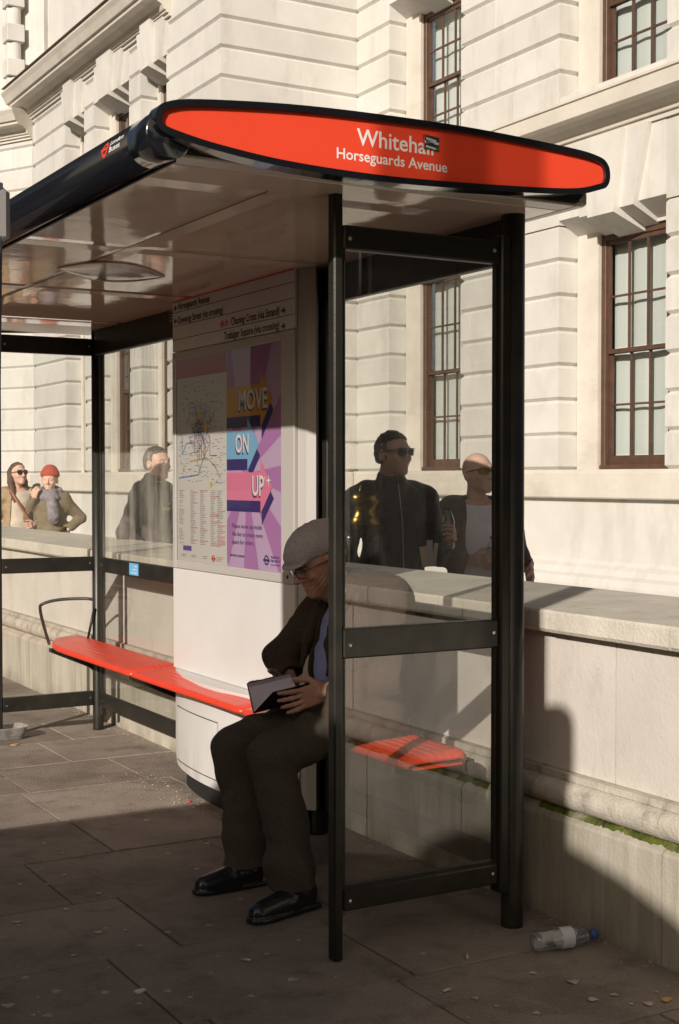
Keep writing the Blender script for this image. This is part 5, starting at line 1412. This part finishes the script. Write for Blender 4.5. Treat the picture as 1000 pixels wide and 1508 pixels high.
spots = [(25, 1358, 1), (28, 1363, .6), (145, 1316, .8), (98, 1339, .8), (145, 1373, .9), (156, 1367, .6), (247, 1373, .8), (308, 1363, .7), (205, 1393, .7), (70, 1302, .5), (248, 1257, .6), (290, 1280, .6), (305, 1242, .8), (95, 1288, .6), (215, 1208, .9), (12, 1481, 1.2), (70, 1496, 1), (247, 1460, .8), (37, 1440, .8), (155, 1462, .8), (82, 1460, .9), (430, 1443, 1), (370, 1467, .7), (393, 1405, .6), (320, 1408, .5), (440, 1385, .6), (185, 1370, .6), (845, 1446, 1.2), (873, 1472, 1), (905, 1465, .8), (955, 1478, 1), (785, 1433, .8), (790, 1492, .8), (700, 1470, .7)]
r3 = random.Random(5)
for _ in range(40): spots.append((r3.uniform(0, 1000), r3.uniform(1130, 1500), r3.uniform(.3, .7)))
for u, v, s in spots:
    gx, gy = ground(u, v)
    if gx > 2.9: continue
    k = len(gum_v); n = 9; ph = r3.uniform(0, 6); gum_v.append((gx, gy, .0035))
    for j in range(n):
        t = 2*math.pi*j/n; rr = .015*s*(1+.25*math.sin(3*t+ph)+r3.uniform(-.12, .12)); gum_v.append((gx+rr*math.cos(t), gy+rr*math.sin(t), .0012))
    for j in range(n): gum_f.append((k, k+1+j, k+1+(j+1) % n))
gum = wobj('chewing_gum', gum_v, gum_f, M['gum']); tag(gum, 'pale flattened chewing gum spots trodden all over the pavement', 'chewing gum', kind='stuff')
def scrap(name, label, u, v, w, l, a, mat, cat, h=.004):
    gx, gy = ground(u, v); vv, ff = g_box(-l/2, l/2, -w/2, w/2, .001, .001+h); c_, s_ = math.cos(a), math.sin(a)
    vv[4:, 2] += np.array([0, .002, 0, .003]); vv = np.stack([vv[:, 0]*c_-vv[:, 1]*s_+gx, vv[:, 0]*s_+vv[:, 1]*c_+gy, vv[:, 2]], 1)
    tag(wobj(name, vv, ff, M[mat]), label, cat)
def butt(label, u, v, a):
    gx, gy = ground(u, v); d = Vector((math.cos(a), math.sin(a), 0)); c_ = Vector((gx, gy, .0055)); t = thing('cigarette_end', label, 'cigarette end', (gx, gy, 0))
    wobj('paper', *g_tube([c_-d*.013, c_+d*.010], .004, 8), M['label_white'], t, True); wobj('filter', *g_tube([c_+d*.0102, c_+d*.022], .0041, 8), M['ink_tan'], t, True)
butt('white cigarette end on the slab joint beside the front post, right of it', 657, 1461, .2); butt('tan cigarette end on the paving between the shelter posts', 688, 1411, 1.0); butt('cigarette end on the dark paving left of the front post', 364, 1416, 2.3)
scrap('paper_scrap', 'torn white paper scrap beside a slab joint at the lower left', 206, 1461, .018, .035, .4, 'label_white', 'paper scrap')
scrap('red_scrap', 'tiny red scrap on the paving at the edge of the shadow', 279, 1181, .012, .018, .9, 'ink_red', 'scrap')
scrap('dry_leaf', 'small curled yellow leaf on the paving near the wall at right', 982, 1473, .02, .032, .3, 'ink_tan', 'leaf', .002)
scrap('dry_leaf', 'crumpled brown leaf on the lit paving beside the plastic tub', 22, 1097, .03, .045, .8, 'ink_tan', 'leaf', .002)
# grit and crumbs gathered along the foot of the wall, the cabinet and in the slab joints
gv = []; gf = []; r5 = random.Random(11)
for _ in range(900):
    k = r5.random()
    if k < .5: gx, gy = 2.945-abs(r5.gauss(0, .05)), r5.uniform(2.6, 9.5)
    elif k < .7: gx, gy = 2.62-abs(r5.gauss(0, .10)), r5.uniform(5.0, 6.6)
    else: gx, gy = r5.uniform(1.0, 2.9), r5.uniform(2.8, 9.0)
    s_ = r5.uniform(.0018, .0055)*(1 if k < .7 else .7); a_ = r5.uniform(0, 6.3); n0 = len(gv)
    for j in range(4): gv.append((gx+s_*math.cos(a_+j*1.57)*r5.uniform(.6, 1.3), gy+s_*math.sin(a_+j*1.57)*r5.uniform(.6, 1.3), .0006))
    gv.append((gx, gy, s_*r5.uniform(.5, .9)))
    gf += [(n0, n0+1, n0+4), (n0+1, n0+2, n0+4), (n0+2, n0+3, n0+4), (n0+3, n0, n0+4)]
tag(wobj('grit', gv, gf, M['gum']), 'fine pale grit gathered along the foot of the wall and panel', 'grit', kind='stuff')
